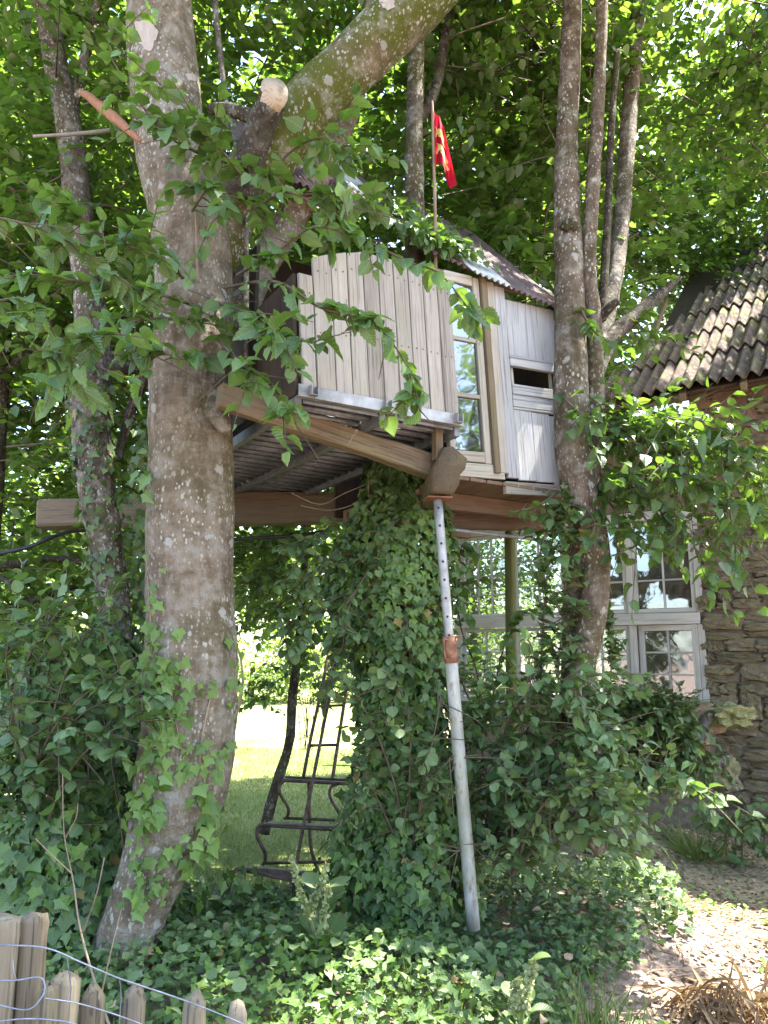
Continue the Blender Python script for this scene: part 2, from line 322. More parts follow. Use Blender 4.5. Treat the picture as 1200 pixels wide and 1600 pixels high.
# ------------------------------------------------------------------ tubes
def spline(pts, n):
    pts = np.asarray(pts, float); k = len(pts); out = []
    if k == 2: return pts[0] + (pts[1] - pts[0]) * np.linspace(0, 1, n)[:, None]
    for t in np.linspace(0, k - 1 - 1e-6, n):
        i = int(t); u = t - i; p0 = pts[max(i - 1, 0)]; p1 = pts[i]; p2 = pts[i + 1]; p3 = pts[min(i + 2, k - 1)]
        out.append(.5 * (2 * p1 + (p2 - p0) * u + (2 * p0 - 5 * p1 + 4 * p2 - p3) * u * u + (3 * p1 - p0 - 3 * p2 + p3) * u ** 3))
    return np.array(out)
def tube_geo(pts, rad, n=12, sides=8, bump=0.0, fr=4.0, seed=0, cap=True):
    pts = np.asarray(pts, float); rad = np.broadcast_to(np.asarray(rad, float), (len(pts),))
    C = spline(np.c_[pts, rad], n); r = C[:, 3]; C = C[:, :3]
    Tn = nrm(np.gradient(C, axis=0)); a = np.array([0, 1, 0.]) if abs(Tn[0][1]) < .9 else np.array([1., 0, 0]); U = []
    for t in Tn:
        a = a - t * np.dot(a, t); a = a / np.linalg.norm(a); U.append(a.copy())
    U = np.array(U); W = np.cross(Tn, U); th = np.linspace(0, 2 * math.pi, sides, endpoint=False)
    dirs = np.cos(th)[None, :, None] * U[:, None] + np.sin(th)[None, :, None] * W[:, None]
    rr = np.repeat(r[:, None], sides, 1)
    if bump:
        for i in range(n):
            for j in range(sides):
                q = Vector((C[i] + dirs[i, j] * r[i]) * fr) + Vector((seed * 7.1, 0, 0))
                rr[i, j] *= 1 + bump * (mnoise.noise(q) + .5 * mnoise.noise(q * 2.7))
    V = (C[:, None] + dirs * rr[..., None]).reshape(-1, 3); Q = []
    for i in range(n - 1):
        for j in range(sides):
            a0 = i * sides + j; b0 = i * sides + (j + 1) % sides; Q.append((a0, b0, b0 + sides, a0 + sides))
    V = np.vstack([V, C[0], C[-1]]); T = []
    for q in Q: T += [(q[0], q[1], q[2]), (q[0], q[2], q[3])]
    if cap:
        e = (n - 1) * sides
        for j in range(sides): T += [(len(V) - 2, (j + 1) % sides, j), (len(V) - 1, e + j, e + (j + 1) % sides)]
    return V, np.array(T), (C, dirs, rr)
class Geo:
    def __init__(s): s.V = []; s.T = []; s.n = 0
    def add(s, V, T): s.V.append(np.asarray(V)); s.T.append(np.asarray(T) + s.n); s.n += len(V); return s
    def tube(s, pts, rad, n=10, sides=6, **k):
        V, T, _ = tube_geo(pts, rad, n, sides, **k); return s.add(V, T)
    def mesh(s, name, mat=None, smooth=True): return mesh_np(name, np.concatenate(s.V), np.concatenate(s.T), mat, smooth=smooth)
def tube(name, pts, rad, mat, parent=None, n=24, sides=12, **k):
    V, T, smp = tube_geo(pts, rad, n, sides, **k); o = place(name, mesh_np(name, V, T, mat, smooth=True), None, parent); return o, smp
def surf_pts(smp, n, amin=None, t0=0, t1=1, facing=None):
    C, dirs, rr = smp; i = rng.integers(int(t0 * (len(C) - 1)), max(int(t1 * (len(C) - 1)), 1), n * 4); j = rng.integers(0, dirs.shape[1], n * 4)
    f = rng.random(n * 4)[:, None]; i2 = np.minimum(i + 1, len(C) - 1)
    Nn = nrm(dirs[i, j] + .3 * rng.normal(size=(n * 4, 3))); P = C[i] * (1 - f) + C[i2] * f + dirs[i, j] * rr[i, j][:, None]
    if facing is not None:
        ok = (dirs[i, j] @ np.asarray(facing)) > amin; P = P[ok]; Nn = Nn[ok]
    return P[:n], Nn[:n]

# ------------------------------------------------------------------ boxes
def box_mesh(name, dims, mat, bev=.003, seg=1, jit=0.0, cuts=0):
    bm = bmesh.new(); bmesh.ops.create_cube(bm, size=1)
    for v in bm.verts: v.co = Vector((v.co.x * dims[0], v.co.y * dims[1], v.co.z * dims[2])) + Vector([random.uniform(-jit, jit) for _ in range(3)])
    if cuts:
        le = [e for e in bm.edges if abs((e.verts[0].co - e.verts[1].co).z) > dims[2] * .5]
        bmesh.ops.subdivide_edges(bm, edges=le, cuts=cuts, use_grid_fill=True)
        for v in bm.verts: v.co += Vector([random.uniform(-jit, jit) for _ in range(2)] + [0])
    if bev: bmesh.ops.bevel(bm, geom=list(bm.edges), offset=min(bev, min(dims) * .3), segments=seg, affect='EDGES', clamp_overlap=True)
    me = bpy.data.meshes.new(name); bm.to_mesh(me); bm.free(); me.materials.append(mat); return me
def obox(name, c, ax, ay, az, dims, mat, parent, bev=.003, jit=0.0, cuts=0):
    return place(name, box_mesh(name, dims, mat, bev, 1, jit, cuts), frame(c, ax, ay, az), parent)
def bar(name, a, b, w, h, mat, parent, bev=.004, jit=.002, cuts=0, upv=(0, 0, 1)):
    a = np.asarray(a, float); b = np.asarray(b, float); z = nrm(b - a); u = np.asarray(upv, float)
    x = nrm(np.cross(u, z)); y = np.cross(z, x)
    return obox(name, (a + b) / 2, x, y, z, (w, h, np.linalg.norm(b - a)), mat, parent, bev, jit, cuts)
def rock_mesh(name, dims, mat, seed, sub=2, rough=.22, boxy=.6):
    bm = bmesh.new(); bmesh.ops.create_icosphere(bm, subdivisions=sub, radius=.5); s = Vector((seed * 3.7, seed * 1.3, 0))
    for v in bm.verts:
        d = v.co.normalized(); m = max(abs(d.x), abs(d.y), abs(d.z)); p = d * (.5 * (1 - boxy) + .5 * boxy / m)
        p *= 1 + rough * mnoise.noise(d * 2.1 + s) + rough * .4 * mnoise.noise(d * 5 + s); v.co = Vector((p.x * dims[0], p.y * dims[1], p.z * dims[2]))
    me = bpy.data.meshes.new(name); bm.to_mesh(me); bm.free(); me.materials.append(mat); return me

# ------------------------------------------------------------------ sun gaps in the crowns
HOLES = []
def hole(p, r, start=1.0): HOLES.append((np.asarray(p, float), r, start))
def keep(P):
    ok = np.ones(len(P), bool)
    for p, r, st in HOLES:
        q = P - p; t = q @ SUN; d = np.linalg.norm(q - t[:, None] * SUN, axis=1); ok &= ~((t > st) & (d < r))
    return ok

# ================================================================== ground
def gh(x, y):
    x = np.asarray(x, float); y = np.asarray(y, float)
    h = .24 * np.exp(-((x + .9) / 1.5) ** 2 - ((y - 3.7) / 1.1) ** 2) + .24 * np.exp(-((x - 1.05) / .8) ** 2 - ((y - 4.75) / .75) ** 2)
    h += .30 * np.exp(-((x - 1.9) / .7) ** 2 - ((y - 6.6) / .7) ** 2)
    h += .016 * np.sin(x * 5.1 + y * 2.2) * np.sin(y * 4.3 - x * 1.7) * np.exp(-(y / 12) ** 2) + .05 * np.sin(x * .9 + 1) * np.sin(y * .7)* np.exp(-(y / 14) ** 2)
    return h
def m_ground():
    b = NB('ground'); v = b.co(); sp = b.n('SeparateXYZ'); b.l(v, sp.inputs[0])
    n = b.noise(v, 3, 6, .65); n2 = b.noise(v, 28, 5, .7); n3 = b.noise(v, .5, 3)
    soil = b.mix(b.ramp(n2, (.35, 0.0), (.65, 1.0)), (.13, .09, .07), (.33, .25, .20))
    grass = b.mix(b.ramp(b.noise(v, 60, 3), (.35, 0.0), (.65, 1.0)), (.075, .105, .026), (.16, .19, .06))
    grass = b.mix(b.ramp(n3, (.35, .1), (.6, .85)), grass, (.27, .28, .115))
    d = b.math('ADD', sp.outputs[1], b.math('MULTIPLY', b.math('SUBTRACT', n, .5), 2.5))
    fac = b.math('MULTIPLY', b.ramp(b.math('DIVIDE', d, 10.0), (.44, 0.0), (.56, 1.0)), b.ramp(b.math('MULTIPLY', b.math('ADD', sp.outputs[0], 10.0), .05), (.52, 1.0), (.56, .35)))
    return b.end(b.pbr(b.mix(fac, soil, grass), .95, b.bump(b.math('ADD', n2, n), .6, .02), spec=.15))
gx = np.unique(np.r_[np.arange(-6, 6.01, .1), -np.geomspace(6.5, 600, 18), np.geomspace(6.5, 600, 18)])
gy = np.unique(np.r_[np.arange(-2, 10.01, .1), np.geomspace(10.5, 900, 22), -np.geomspace(2.5, 300, 12)])
GX, GY = np.meshgrid(gx, gy); nx, ny = len(gx), len(gy); ii, jj = np.meshgrid(np.arange(nx - 1), np.arange(ny - 1)); a_ = (jj * nx + ii).ravel()
ground = place('ground', mesh_np('ground', np.c_[GX.ravel(), GY.ravel(), gh(GX, GY).ravel()], np.c_[a_, a_ + 1, a_ + nx + 1, a_ + nx], m_ground(), smooth=True)); ground['kind'] = 'structure'
def gpt(x, y): return np.array([x, y, float(gh(x, y))])

hole(at(1140, 1400, 4.9), .75); hole(at(1195, 1370, 5.3), .7); hole(at(1190, 1470, 4.5), .6); hole(at(1080, 1340, 5.6), .3); hole(at(1190, 1580, 3.7), .3)
hole(at(855, 515, 4.4), .07, .5); hole(at(828, 685, 4.3), .05, .5); hole(at(345, 410, 3.7), .10, .5); hole(at(480, 1420, 4.0), .26); hole(at(735, 1340, 4.2), .10)
hole(at(330, 1340, 5.3), .25); hole(at(640, 1500, 3.4), .34); hole(at(150, 740, 4.5), .1, .5); hole(at(900, 1240, 4.4), .16); hole(at(590, 30, 3.6), .12, .4)
hole(at(530, 1560, 3.0), .32); hole(at(350, 640, 3.6), .06, .5); hole(at(600, 1130, 4.2), .08); hole(at(1160, 460, 8.2), .35); hole(at(1100, 530, 7.6), .25); hole(at(1170, 800, 7.4), .12)

for q in ((110, 1150, 3.6), (60, 1290, 3.5), (190, 1330, 3.5), (200, 1180, 3.5), (30, 1080, 3.7)): hole(at(*q), .16)
rh = random.Random(12)
for _ in range(120): hole((rh.uniform(-2.6, 2.2), rh.uniform(2.5, 5.2), rh.choice((0.1, .2, .3, rh.uniform(.3, 3.4)))), rh.uniform(.045, .16), .9)
# ================================================================== leaf growth
def twigs(B, Dr, Ln, k, s0, s1, flat=.35, droop=.35):
    """leaves set alternately along many short twigs"""
    n = len(B); Dr = nrm(Dr); side = nrm(np.cross(Dr, np.array([0, 0, 1.])) + .35 * rng.normal(size=(n, 3))); P = []; D = []; N = []; S = []
    for j in range(k):
        t = (j + .6) / k; p = B + Dr * (Ln * t)[:, None]; p[:, 2] -= droop * (Ln * t) ** 2
        sg = 1 if j % 2 else -1
        if j == k - 1: sg = 0
        d = .6 * Dr + sg * .85 * side + .28 * rng.normal(size=(n, 3)); d[:, 2] -= .25
        nn = np.tile([0., 0, 1.], (n, 1)) + flat * rng.normal(size=(n, 3))
        P.append(p); D.append(d); N.append(nn); S.append(rng.uniform(s0, s1, n) * (.75 + .25 * math.sin(math.pi * t)))
    return np.concatenate(P), np.concatenate(D), np.concatenate(N), np.concatenate(S)
def field(P, sc, sd): # cheap clumpy field, about -1..1
    q = P * sc + sd
    return (np.sin(q[:, 0] * 1.7 + np.sin(q[:, 1] * 1.3)) + np.sin(q[:, 1] * 2.1 + np.sin(q[:, 2] * 1.9)) + np.sin(q[:, 2] * 1.6 + np.sin(q[:, 0] * 2.3))) / 3
def filt(L, ok): return [l[ok] for l in L]
def crown(ells, n, k, s0, s1, clump=1.7, thr=-.25, zmin=None, twig=None, ln=(.25, .6), sd=0, test=None):
    Bs = []
    w = np.array([e[1][0] * e[1][1] * e[1][2] for e in ells]) ** .8; w = w / w.sum()
    for (c, r), ww in zip(ells, w):
        m = int(n * ww * 2.2); d = nrm(rng.normal(size=(m, 3))); rad = rng.random(m) ** .42
        B = np.asarray(c) + d * rad[:, None] * np.asarray(r); ok = field(B, clump, sd) > thr
        Bs.append(np.c_[B[ok][:int(n * ww)], (d[ok])[:int(n * ww)]])
    A = np.concatenate(Bs); B = A[:, :3]; d = A[:, 3:]
    if zmin is not None:
        ok = B[:, 2] > zmin(B[:, 0], B[:, 1]); B = B[ok]; d = d[ok]
    if test is not None:
        ok = test(B); B = B[ok]; d = d[ok]
    Dr = nrm(d * np.array([1, 1, .3]) + .7 * rng.normal(size=B.shape) * np.array([1, 1, .5])); Ln = rng.uniform(*ln, len(B))
    if twig is not None:
        for i in range(0, len(B), twig[1]):
            e = B[i] + Dr[i] * Ln[i]; e[2] -= .3 * Ln[i] ** 2; twig[0].tube([B[i] - Dr[i] * Ln[i] * .7, B[i], e], [.008, .006, .003], 3, 3, cap=False)
    L = twigs(B, Dr, Ln, k, s0, s1); return filt(L, keep(L[0]))
def spray(path, geo, sp=.05, s0=.06, s1=.1, side=.12, sl=(.12, .3), r0=.007, spread=(1, 1, .6), seed=0, dens=1.0):
    """one leafy branch along a path: side twigs and leaves, twigs added to geo"""
    path = np.asarray(path); Lp = np.linalg.norm(np.diff(path, axis=0), axis=1).sum(); n = max(int(Lp / .04), 4); C = spline(path, n); tn = nrm(np.gradient(C, axis=0))
    geo.tube(path, np.linspace(r0, .0025, len(path)), n, 5, cap=False); Ls = []
    m = max(int(Lp / sp), 2); idx = (np.linspace(.08, .999, m) * (n - 1)).astype(int)
    P = C[idx]; T = tn[idx]; sd = nrm(np.cross(T, [0, 0, 1.])) * np.where(np.arange(m) % 2, 1, -1)[:, None]
    D = .5 * T + sd + .3 * rng.normal(size=(m, 3)); D[:, 2] -= .3
    Ls.append((P, D, np.tile([0, -.25, 1.], (m, 1)) + .4 * rng.normal(size=(m, 3)), rng.uniform(s0, s1, m)))
    ms = int(Lp / side)
    if ms:
        ix = rng.integers(int(n * .1), n, ms); B = C[ix]; Dr = nrm(.5 * tn[ix] + rng.normal(size=(ms, 3)) * np.asarray(spread) * .8 + np.array([0, 0, -.12])); Ln = rng.uniform(*sl, ms)
        for b, d, l in zip(B, Dr, Ln):
            e = b + d * l; e[2] -= .35 * l * l; geo.tube([b, b + d * l * .5 - np.array([0, 0, .09 * l * l]), e], [.0035, .0025, .0015], 4, 4, cap=False)
        for kk in (4, 6):
            sel = rng.random(ms) < .5 * dens
            if sel.any(): Ls.append(twigs(B[sel], Dr[sel], Ln[sel], kk, s0, s1, .4))
    return cat(*Ls)

# ================================================================== trees behind
LOW = lambda x, y: np.where(x < -1.55, 1.25 + .25 * np.sin(x * 2.1), np.where(x < -.15, 2.05, np.where(x < .9, 2.7, 3.5)))
def back_tree(name, label, base, ells, n, k=9, s=(.088, .142), sd=0, h=None, r=.12, mat='bark_dark', lean=(0, 0), key='back', grp='trees filling the background', limbs=5):
    t = thing(name, label, 'tree', gpt(*base), grp); b = gpt(*base) - np.array([0, 0, .1]); c = np.asarray(ells[0][0]); h = h or c[2] + ells[0][1][2] * .6
    top = np.array([c[0] + lean[0], c[1] + lean[1], h]); midp = (b * .55 + top * .45) + np.array([.12, 0, 0])
    tube('trunk', [b, midp, top], [r, r * .8, r * .35], M[mat], t, 22, 10, bump=.08, seed=sd)
    rs = random.Random(sd)
    for _ in range(limbs):
        f = rs.uniform(.3, .9); p = b * (1 - f) + top * f; a = rs.uniform(0, 6.28); l = rs.uniform(.8, 1.9)
        e = p + np.array([math.cos(a) * l, math.sin(a) * l * .8, rs.uniform(-.2, .9)]); tube('limb', [p, (p + e) / 2 + np.array([0, 0, .2]), e], [r * .4, r * .25, .012], M[mat], t, 12, 6)
    tw = Geo(); L = crown(ells, n, k, s[0], s[1], zmin=LOW, twig=(tw, 4), sd=sd)
    if tw.n: place('twigs', tw.mesh('twigs', M['twig']), None, t)['kind'] = 'stuff'
    place('crown', scatter('crown', T_LOW, *L, M['leaf_' + key]), None, t)['kind'] = 'stuff'
    return t
back_tree('broadleaf_tree', 'leafy tree at the left edge with dark drooping twigs behind the slim trunk', (-3.5, 6.4), [((-3.3, 6.3, 3.6), (1.4, 1.0, 2.6)), ((-3.6, 6.6, 6), (1.8, 1.4, 2.2))], 1900, sd=1)
back_tree('broadleaf_tree', 'tall green tree behind the thick lichen trunk, filling the upper left', (-2.2, 8.2), [((-1.9, 8.1, 5.6), (2.1, 1.6, 3.5)), ((-3.6, 8.4, 3.0), (1.6, 1.0, 1.8))], 2300, sd=2)
back_tree('broadleaf_tree', 'tall green tree right behind the wooden hut roof and the flag', (0.5, 8.8), [((0.4, 8.3, 6.2), (2.0, 1.6, 3.2)), ((-.9, 7.3, 2.7), (.9, .8, .9))], 2300, sd=3)
back_tree('broadleaf_tree', 'backlit tree behind the cottage, its crown over the left end of the tiled roof', (3.6, 11.2), [((2.9, 10.4, 7.6), (2.3, 1.6, 3.0)), ((1.8, 9.6, 5.2), (1.2, 1.1, 1.4))], 3000, sd=4)
back_tree('broadleaf_tree', 'far left tree whose crown leaves the picture at the left edge', (-6.2, 9.5), [((-5.6, 9.3, 4.6), (2.2, 1.7, 3.6)), ((-5, 9, 8.6), (2.4, 1.8, 2))], 2000, sd=5)
back_tree('broadleaf_tree', 'tree rising behind the cottage roof at the upper right corner', (6.8, 12.4), [((6.2, 11.6, 8.2), (2.4, 1.8, 2.7))], 1900, sd=6)

# far sunlit growth beyond the lawn
def far_bush(name, label, c, r, n, s, key, sd, catg='bush', grp='sunlit growth beyond the lawn'):
    t = thing(name, label, catg, (c[0], c[1], 0), grp)
    tube('trunk', [(c[0], c[1], -.1), (c[0] + .1, c[1], c[2])], [.1 * r[2], .04 * r[2]], M['bark_dark'], t, 8, 8)
    B = crown([(c, r)], n, 6, s * .8, s * 1.2, clump=2.2 / r[0], thr=-.35, ln=(.4 * r[0] / 2, .8 * r[0] / 2), sd=sd); B = filt(B, B[0][:, 2] > .05)
    place('crown', scatter('crown', T_LOW, *B, M['leaf_' + key]), None, t)['kind'] = 'stuff'
FB = [('sunlit bush beyond the lawn, just right of the thick trunk', (-4.4, 26, 1.2), (1.9, 1.4, 1.6)), ('sunlit bush beyond the lawn, seen behind the metal steps', (-1.9, 27, 1.3), (1.9, 1.4, 1.8)),
      ('pale sunlit bush at the far edge of the lawn, left of the thick trunk', (-8.0, 26, 1.3), (2.3, 1.4, 1.8)), ('sunlit bush at the left edge beyond the lawn', (-11.6, 26, 1.5), (2.2, 1.5, 2.0)), ('sunlit bush beyond the lawn, behind the ivy column', (1.0, 27, 1.4), (1.8, 1.4, 1.9)),
      ('sunlit bush beyond the cottage, seen through its left panes', (3.8, 20, 1.5), (2.0, 1.4, 2.0)), ('sunlit bush behind the cottage, seen through its middle panes', (6.6, 20, 1.6), (2.0, 1.4, 2.2)), ('sunlit bush behind the right hand panes of the cottage', (9.2, 20, 1.7), (2.0, 1.4, 2.4))]
for i, (lab, c, r) in enumerate(FB): far_bush('bush', lab, c, r, 420, .17, 'far', i)
FT = [('distant tree beyond the lawn at far left', (-17, 37, 6), (4.4, 3, 5)), ('distant tree between the slim trunk and the thick trunk', (-9.5, 39, 6.5), (4.2, 3, 5.6)), ('distant tree behind the steps', (-2.5, 40, 6), (4.4, 3, 5.2)), ('distant tree behind the wooden hut', (4.5, 42, 7), (4.4, 3, 6)), ('distant tree behind the cottage', (13, 40, 7.5), (4.8, 3, 6.5))]
for i, (lab, c, r) in enumerate(FT): far_bush('distant_tree', lab, c, r, 1100, .36, 'far', i + 20, 'tree', 'distant tree line')

# ================================================================== the thick lichen-spotted tree
from mathutils.bvhtree import BVHTree
def bvh(geos):
    V = np.concatenate([g[0] for g in geos]); off = np.cumsum([0] + [len(g[0]) for g in geos]); T = np.concatenate([g[1] + o for g, o in zip(geos, off)])
    return BVHTree.FromPolygons([tuple(v) for v in V], [tuple(int(i) for i in t) for t in T])
def cast(bv, px, py):
    d = nrm(ray(px, py)); h = bv.ray_cast(Vector(EYE), Vector(d)); return (np.array(h[0]), np.array(h[1])) if h[0] is not None else (None, None)
def P3(lst): return [at(a, b, c) for a, b, c, *_ in lst], [x[3] for x in lst]
big = thing('tree', 'thick lichen-spotted tree with forked mossy limbs standing left of the wooden hut', 'tree', at(205, 1440, 3.6))
TR = [(190, 1490, 3.62, .14), (215, 1420, 3.62, .13), (252, 1330, 3.66, .165), (285, 1220, 3.72, .215), (297, 1100, 3.75, .218), (298, 950, 3.75, .212), (297, 800, 3.75, .208), (297, 650, 3.75, .205), (300, 540, 3.75, .198), (304, 420, 3.75, .20), (292, 320, 3.76, .215), (268, 220, 3.78, .195), (255, 120, 3.8, .188), (248, 0, 3.85, .185), (240, -160, 3.95, .17), (230, -420, 4.1, .13), (215, -800, 4.3, .06)]
pp, rr_ = P3(TR); big_trunk, smp_big = tube('trunk', pp, rr_, M['bark_big'], big, 110, 36, bump=.075, fr=3.2, seed=1)
LB = [(335, 420, 3.80, .11), (362, 330, 3.78, .145), (405, 262, 3.74, .158), (470, 180, 3.70, .155), (560, 92, 3.66, .152), (650, 5, 3.62, .15), (760, -110, 3.56, .13), (930, -300, 3.6, .09), (1100, -480, 3.8, .04)]
pp, rr_ = P3(LB); big_limb, smp_limb = tube('limb', pp, rr_, M['bark_mossy'], big, 70, 28, bump=.08, fr=3.5, seed=2); big_limb['label'] = 'thick mossy limb rising to the right'
LC = [(360, 520, 3.98, .085), (405, 425, 4.02, .088), (452, 345, 4.04, .09), (512, 240, 4.1, .083), (556, 135, 4.15, .07), (585, 10, 4.25, .062), (600, -160, 4.4, .05), (590, -500, 4.7, .02)]
pp, rr_ = P3(LC); tube('limb', pp, rr_, M['bark_big'], big, 50, 18, bump=.08, fr=5, seed=3)
# pruned stub with its pale cut face
st = [(378, 310, 3.63, .085), (390, 250, 3.56, .076), (406, 200, 3.50, .070), (427, 152, 3.44, .068)]
pp, rr_ = P3(st); stub, smp_st = tube('pruned_stub', pp, rr_, M['bark_dark'], big, 16, 18, bump=.28, fr=22, seed=4, cap=False)
c0 = smp_st[0][-1]; nface = nrm(np.array([.42, -.85, .28])); ex = nrm(np.cross(nface, [0, 0, 1])); ey = np.cross(ex, nface)
c0 = c0 + nface * .035; Vc = [c0 + nface * .010]; ring = []
for k in range(20):
    a = k * math.pi / 10; rr0 = .07 * (1 + .08 * math.sin(3 * a + 1)); Vc.append(c0 + ex * math.cos(a) * rr0 * .98 + ey * math.sin(a) * rr0 * 1.4 + nface * .006)
for k in range(20):
    a = k * math.pi / 10; Vc.append(smp_st[0][-2] + (ex * math.cos(a) * .9 + ey * math.sin(a) * 1.1) * .07)
Tc = [(0, 1 + k, 1 + (k + 1) % 20) for k in range(20)] + [q for k in range(20) for q in ((1 + k, 21 + k, 21 + (k + 1) % 20), (1 + k, 21 + (k + 1) % 20, 1 + (k + 1) % 20))]
b = NB('end_grain'); vd = b.n('VectorMath', operation='DISTANCE'); b.l(b.co(), vd.inputs[0]); vd.inputs[1].default_value = tuple(float(x) for x in c0 + ex * .012)
nz_ = b.noise(b.co(), 40, 4); rg = b.math('SINE', b.math('ADD', b.math('MULTIPLY', vd.outputs['Value'], 900.0), b.math('MULTIPLY', nz_, 6.0))); cg = b.mix(b.ramp(rg, (.2, 0.0), (.9, .5)), (.40, .31, .21), (.25, .165, .095)); cg = b.mix(b.ramp(b.noise(b.co(), 22, 5), (.52, 0.0), (.66, .7)), cg, (.16, .13, .10))
M['end_grain'] = b.end(b.pbr(cg, .85, b.bump(rg, .4, .003)))
place('cut_face', mesh_np('cut_face', np.array(Vc), np.array(Tc), M['end_grain']), None, stub)
tube('branch_stub', *P3([(330, 170, 3.66, .03), (362, 172, 3.58, .036), (398, 186, 3.56, .04)]), M['bark_dark'], big, 10, 10, bump=.15, fr=14)
# swollen knob under the beam, thin dead stems on the trunk
tube('knob', *P3([(322, 622, 3.68, .06), (340, 650, 3.58, .045), (350, 668, 3.53, .034), (353, 676, 3.52, .02)]), M['bark_big'], big, 16, 16, bump=.2, fr=11, seed=6)
tube('dead_stem', *P3([(309, 440, 3.55, .006), (306, 330, 3.54, .007), (302, 240, 3.55, .005)]), M['dry_twig'], big, 14, 6)
tube('dead_stem', *P3([(384, 560, 3.72, .012), (385, 420, 3.7, .013), (382, 300, 3.72, .011), (352, 150, 3.85, .014), (335, 0, 4.0, .02)]), M['bark_grey'], big, 20, 8, bump=.1)
tube('torn_branch', *P3([(222, 222, 3.62, .012), (188, 192, 3.75, .025), (160, 168, 3.9, .028), (130, 145, 4.05, .022)]), M['torn_wood'], big, 16, 10, bump=.3, fr=18)
BV = bvh([tube_geo(*P3(TR), 110, 36, bump=.075, fr=3.2, seed=1)[:2], tube_geo(*P3(LB), 70, 28, bump=.08, fr=3.5, seed=2)[:2]])
def patch(name, poly, mat, parent, off=.004):
    V = []; cxy = np.mean(poly, axis=0); pts = []
    for i in range(len(poly)):
        a = np.array(poly[i], float); b = np.array(poly[(i + 1) % len(poly)], float)
        for f in (0, .34, .67): pts.append(a + (b - a) * f + rng.normal(size=2) * 1.2)
    rings = [np.array(pts)] + [cxy + (np.array(pts) - cxy) * f for f in (.66, .33)]; n = len(pts)
    for q in rings:
        for x, y in q:
            p, nn = cast(BV, x, y)
            if p is None: return
            V.append(p + nn * off)
    p, nn = cast(BV, *cxy); V.append(p + nn * off); T = []
    for r in range(2):
        for k in range(n): a = r * n + k; b = r * n + (k + 1) % n; T += [(a, b, b + n), (a, b + n, a + n)]
    for k in range(n): T.append((2 * n + k, 2 * n + (k + 1) % n, len(V) - 1))
    place(name, mesh_np(name, np.array(V), np.array(T), mat, smooth=True), None, parent)
b = NB('bare_bark'); bn = b.noise(b.co((6, 6, 1.5)), 9, 5); M['bare'] = b.end(b.pbr(b.mix(bn, (.20, .165, .13), (.42, .37, .31)), .8, b.bump(bn, .4, .004)))
patch('bare_patch', [(212, 36), (225, 31), (240, 40), (248, 52), (243, 66), (234, 80), (222, 74), (214, 58)], M['bare'], big)
patch('bare_patch', [(290, 118), (300, 112), (308, 120), (305, 128), (294, 126)], M['bare'], big)
patch('bare_patch', [(592, 2), (602, -6), (616, 0), (617, 12), (606, 18), (598, 10)], M['bare'], big)

# overhanging leafy branches of the thick tree
HZ = [[(310, 480, 3.52), (230, 455, 3.2), (130, 440, 3.0), (30, 430, 2.9), (-90, 450, 2.8)], [(300, 500, 3.5), (220, 500, 3.1), (140, 530, 2.9), (60, 560, 2.85)], [(-60, 330, 2.9), (40, 350, 2.95), (110, 380, 3.0), (180, 430, 3.0)],
      [(330, 470, 3.48), (390, 490, 3.2), (440, 520, 3.05), (500, 540, 3.0)], [(330, 520, 3.48), (380, 570, 3.2), (420, 600, 3.1), (445, 650, 3.05)], [(350, 450, 3.5), (430, 440, 3.15), (500, 480, 2.95), (570, 500, 2.9), (620, 545, 2.88), (645, 600, 2.86), (655, 640, 2.86)],
      [(370, 430, 3.5), (430, 395, 3.15), (490, 355, 3.0), (560, 372, 2.95), (640, 410, 2.92), (690, 430, 2.9), (745, 500, 2.9)], [(375, 260, 3.5), (300, 235, 3.3), (240, 190, 3.2), (160, 70, 3.2)], [(390, 290, 3.45), (350, 240, 3.25), (320, 200, 3.2), (270, 150, 3.2)],
      [(400, 320, 3.5), (440, 250, 3.3), (500, 215, 3.2), (545, 240, 3.15)], [(395, 330, 3.5), (450, 300, 3.2), (520, 330, 3.1), (575, 300, 3.1)], [(290, 440, 3.5), (250, 400, 3.2), (160, 370, 3.1), (60, 300, 3.1)], [(-80, 500, 2.7), (0, 470, 2.75), (60, 480, 2.8), (120, 600, 2.85)], [(330, 560, 3.5), (280, 560, 3.2), (240, 545, 3.15), (190, 560, 3.1)], [(300, 330, 3.5), (330, 290, 3.3), (350, 320, 3.25), (330, 350, 3.2)]]
g = Geo(); LL = [];
for i, pth in enumerate(HZ): LL.append(spray([at(*p) for p in pth], g, .042, .06, .112, .062 if i not in (5, 6) else .13, (.1, .34) if i not in (5, 6) else (.06, .18), .008))
br = place('branch', g.mesh('branch', M['twig']), None, big); br['label'] = 'leafy twigs hanging in front of the trunk and the hut'
L = cat(*LL); foliage(br, L, 'hazel', T_MID, [T_FINE, T_FINE2, T_FINE], 300)
tw = Geo()
L = crown([((-.6, 4.0, 6.9), (1.5, 1.3, 1.0)), ((.6, 4.6, 7.0), (1.9, 1.7, 1.2)), ((-1.9, 5.2, 5.4), (1.6, .9, 1.5))], 2100, 9, .07, .11, thr=-.3, twig=(tw, 5), sd=11, test=lambda B: B[:, 2] > 1.6 + .55 * B[:, 1])
place('twigs', tw.mesh('twigs', M['twig']), None, big)['kind'] = 'stuff'
place('crown', scatter('crown', T_LOW, *L, M['leaf_back']), None, big)['kind'] = 'stuff'

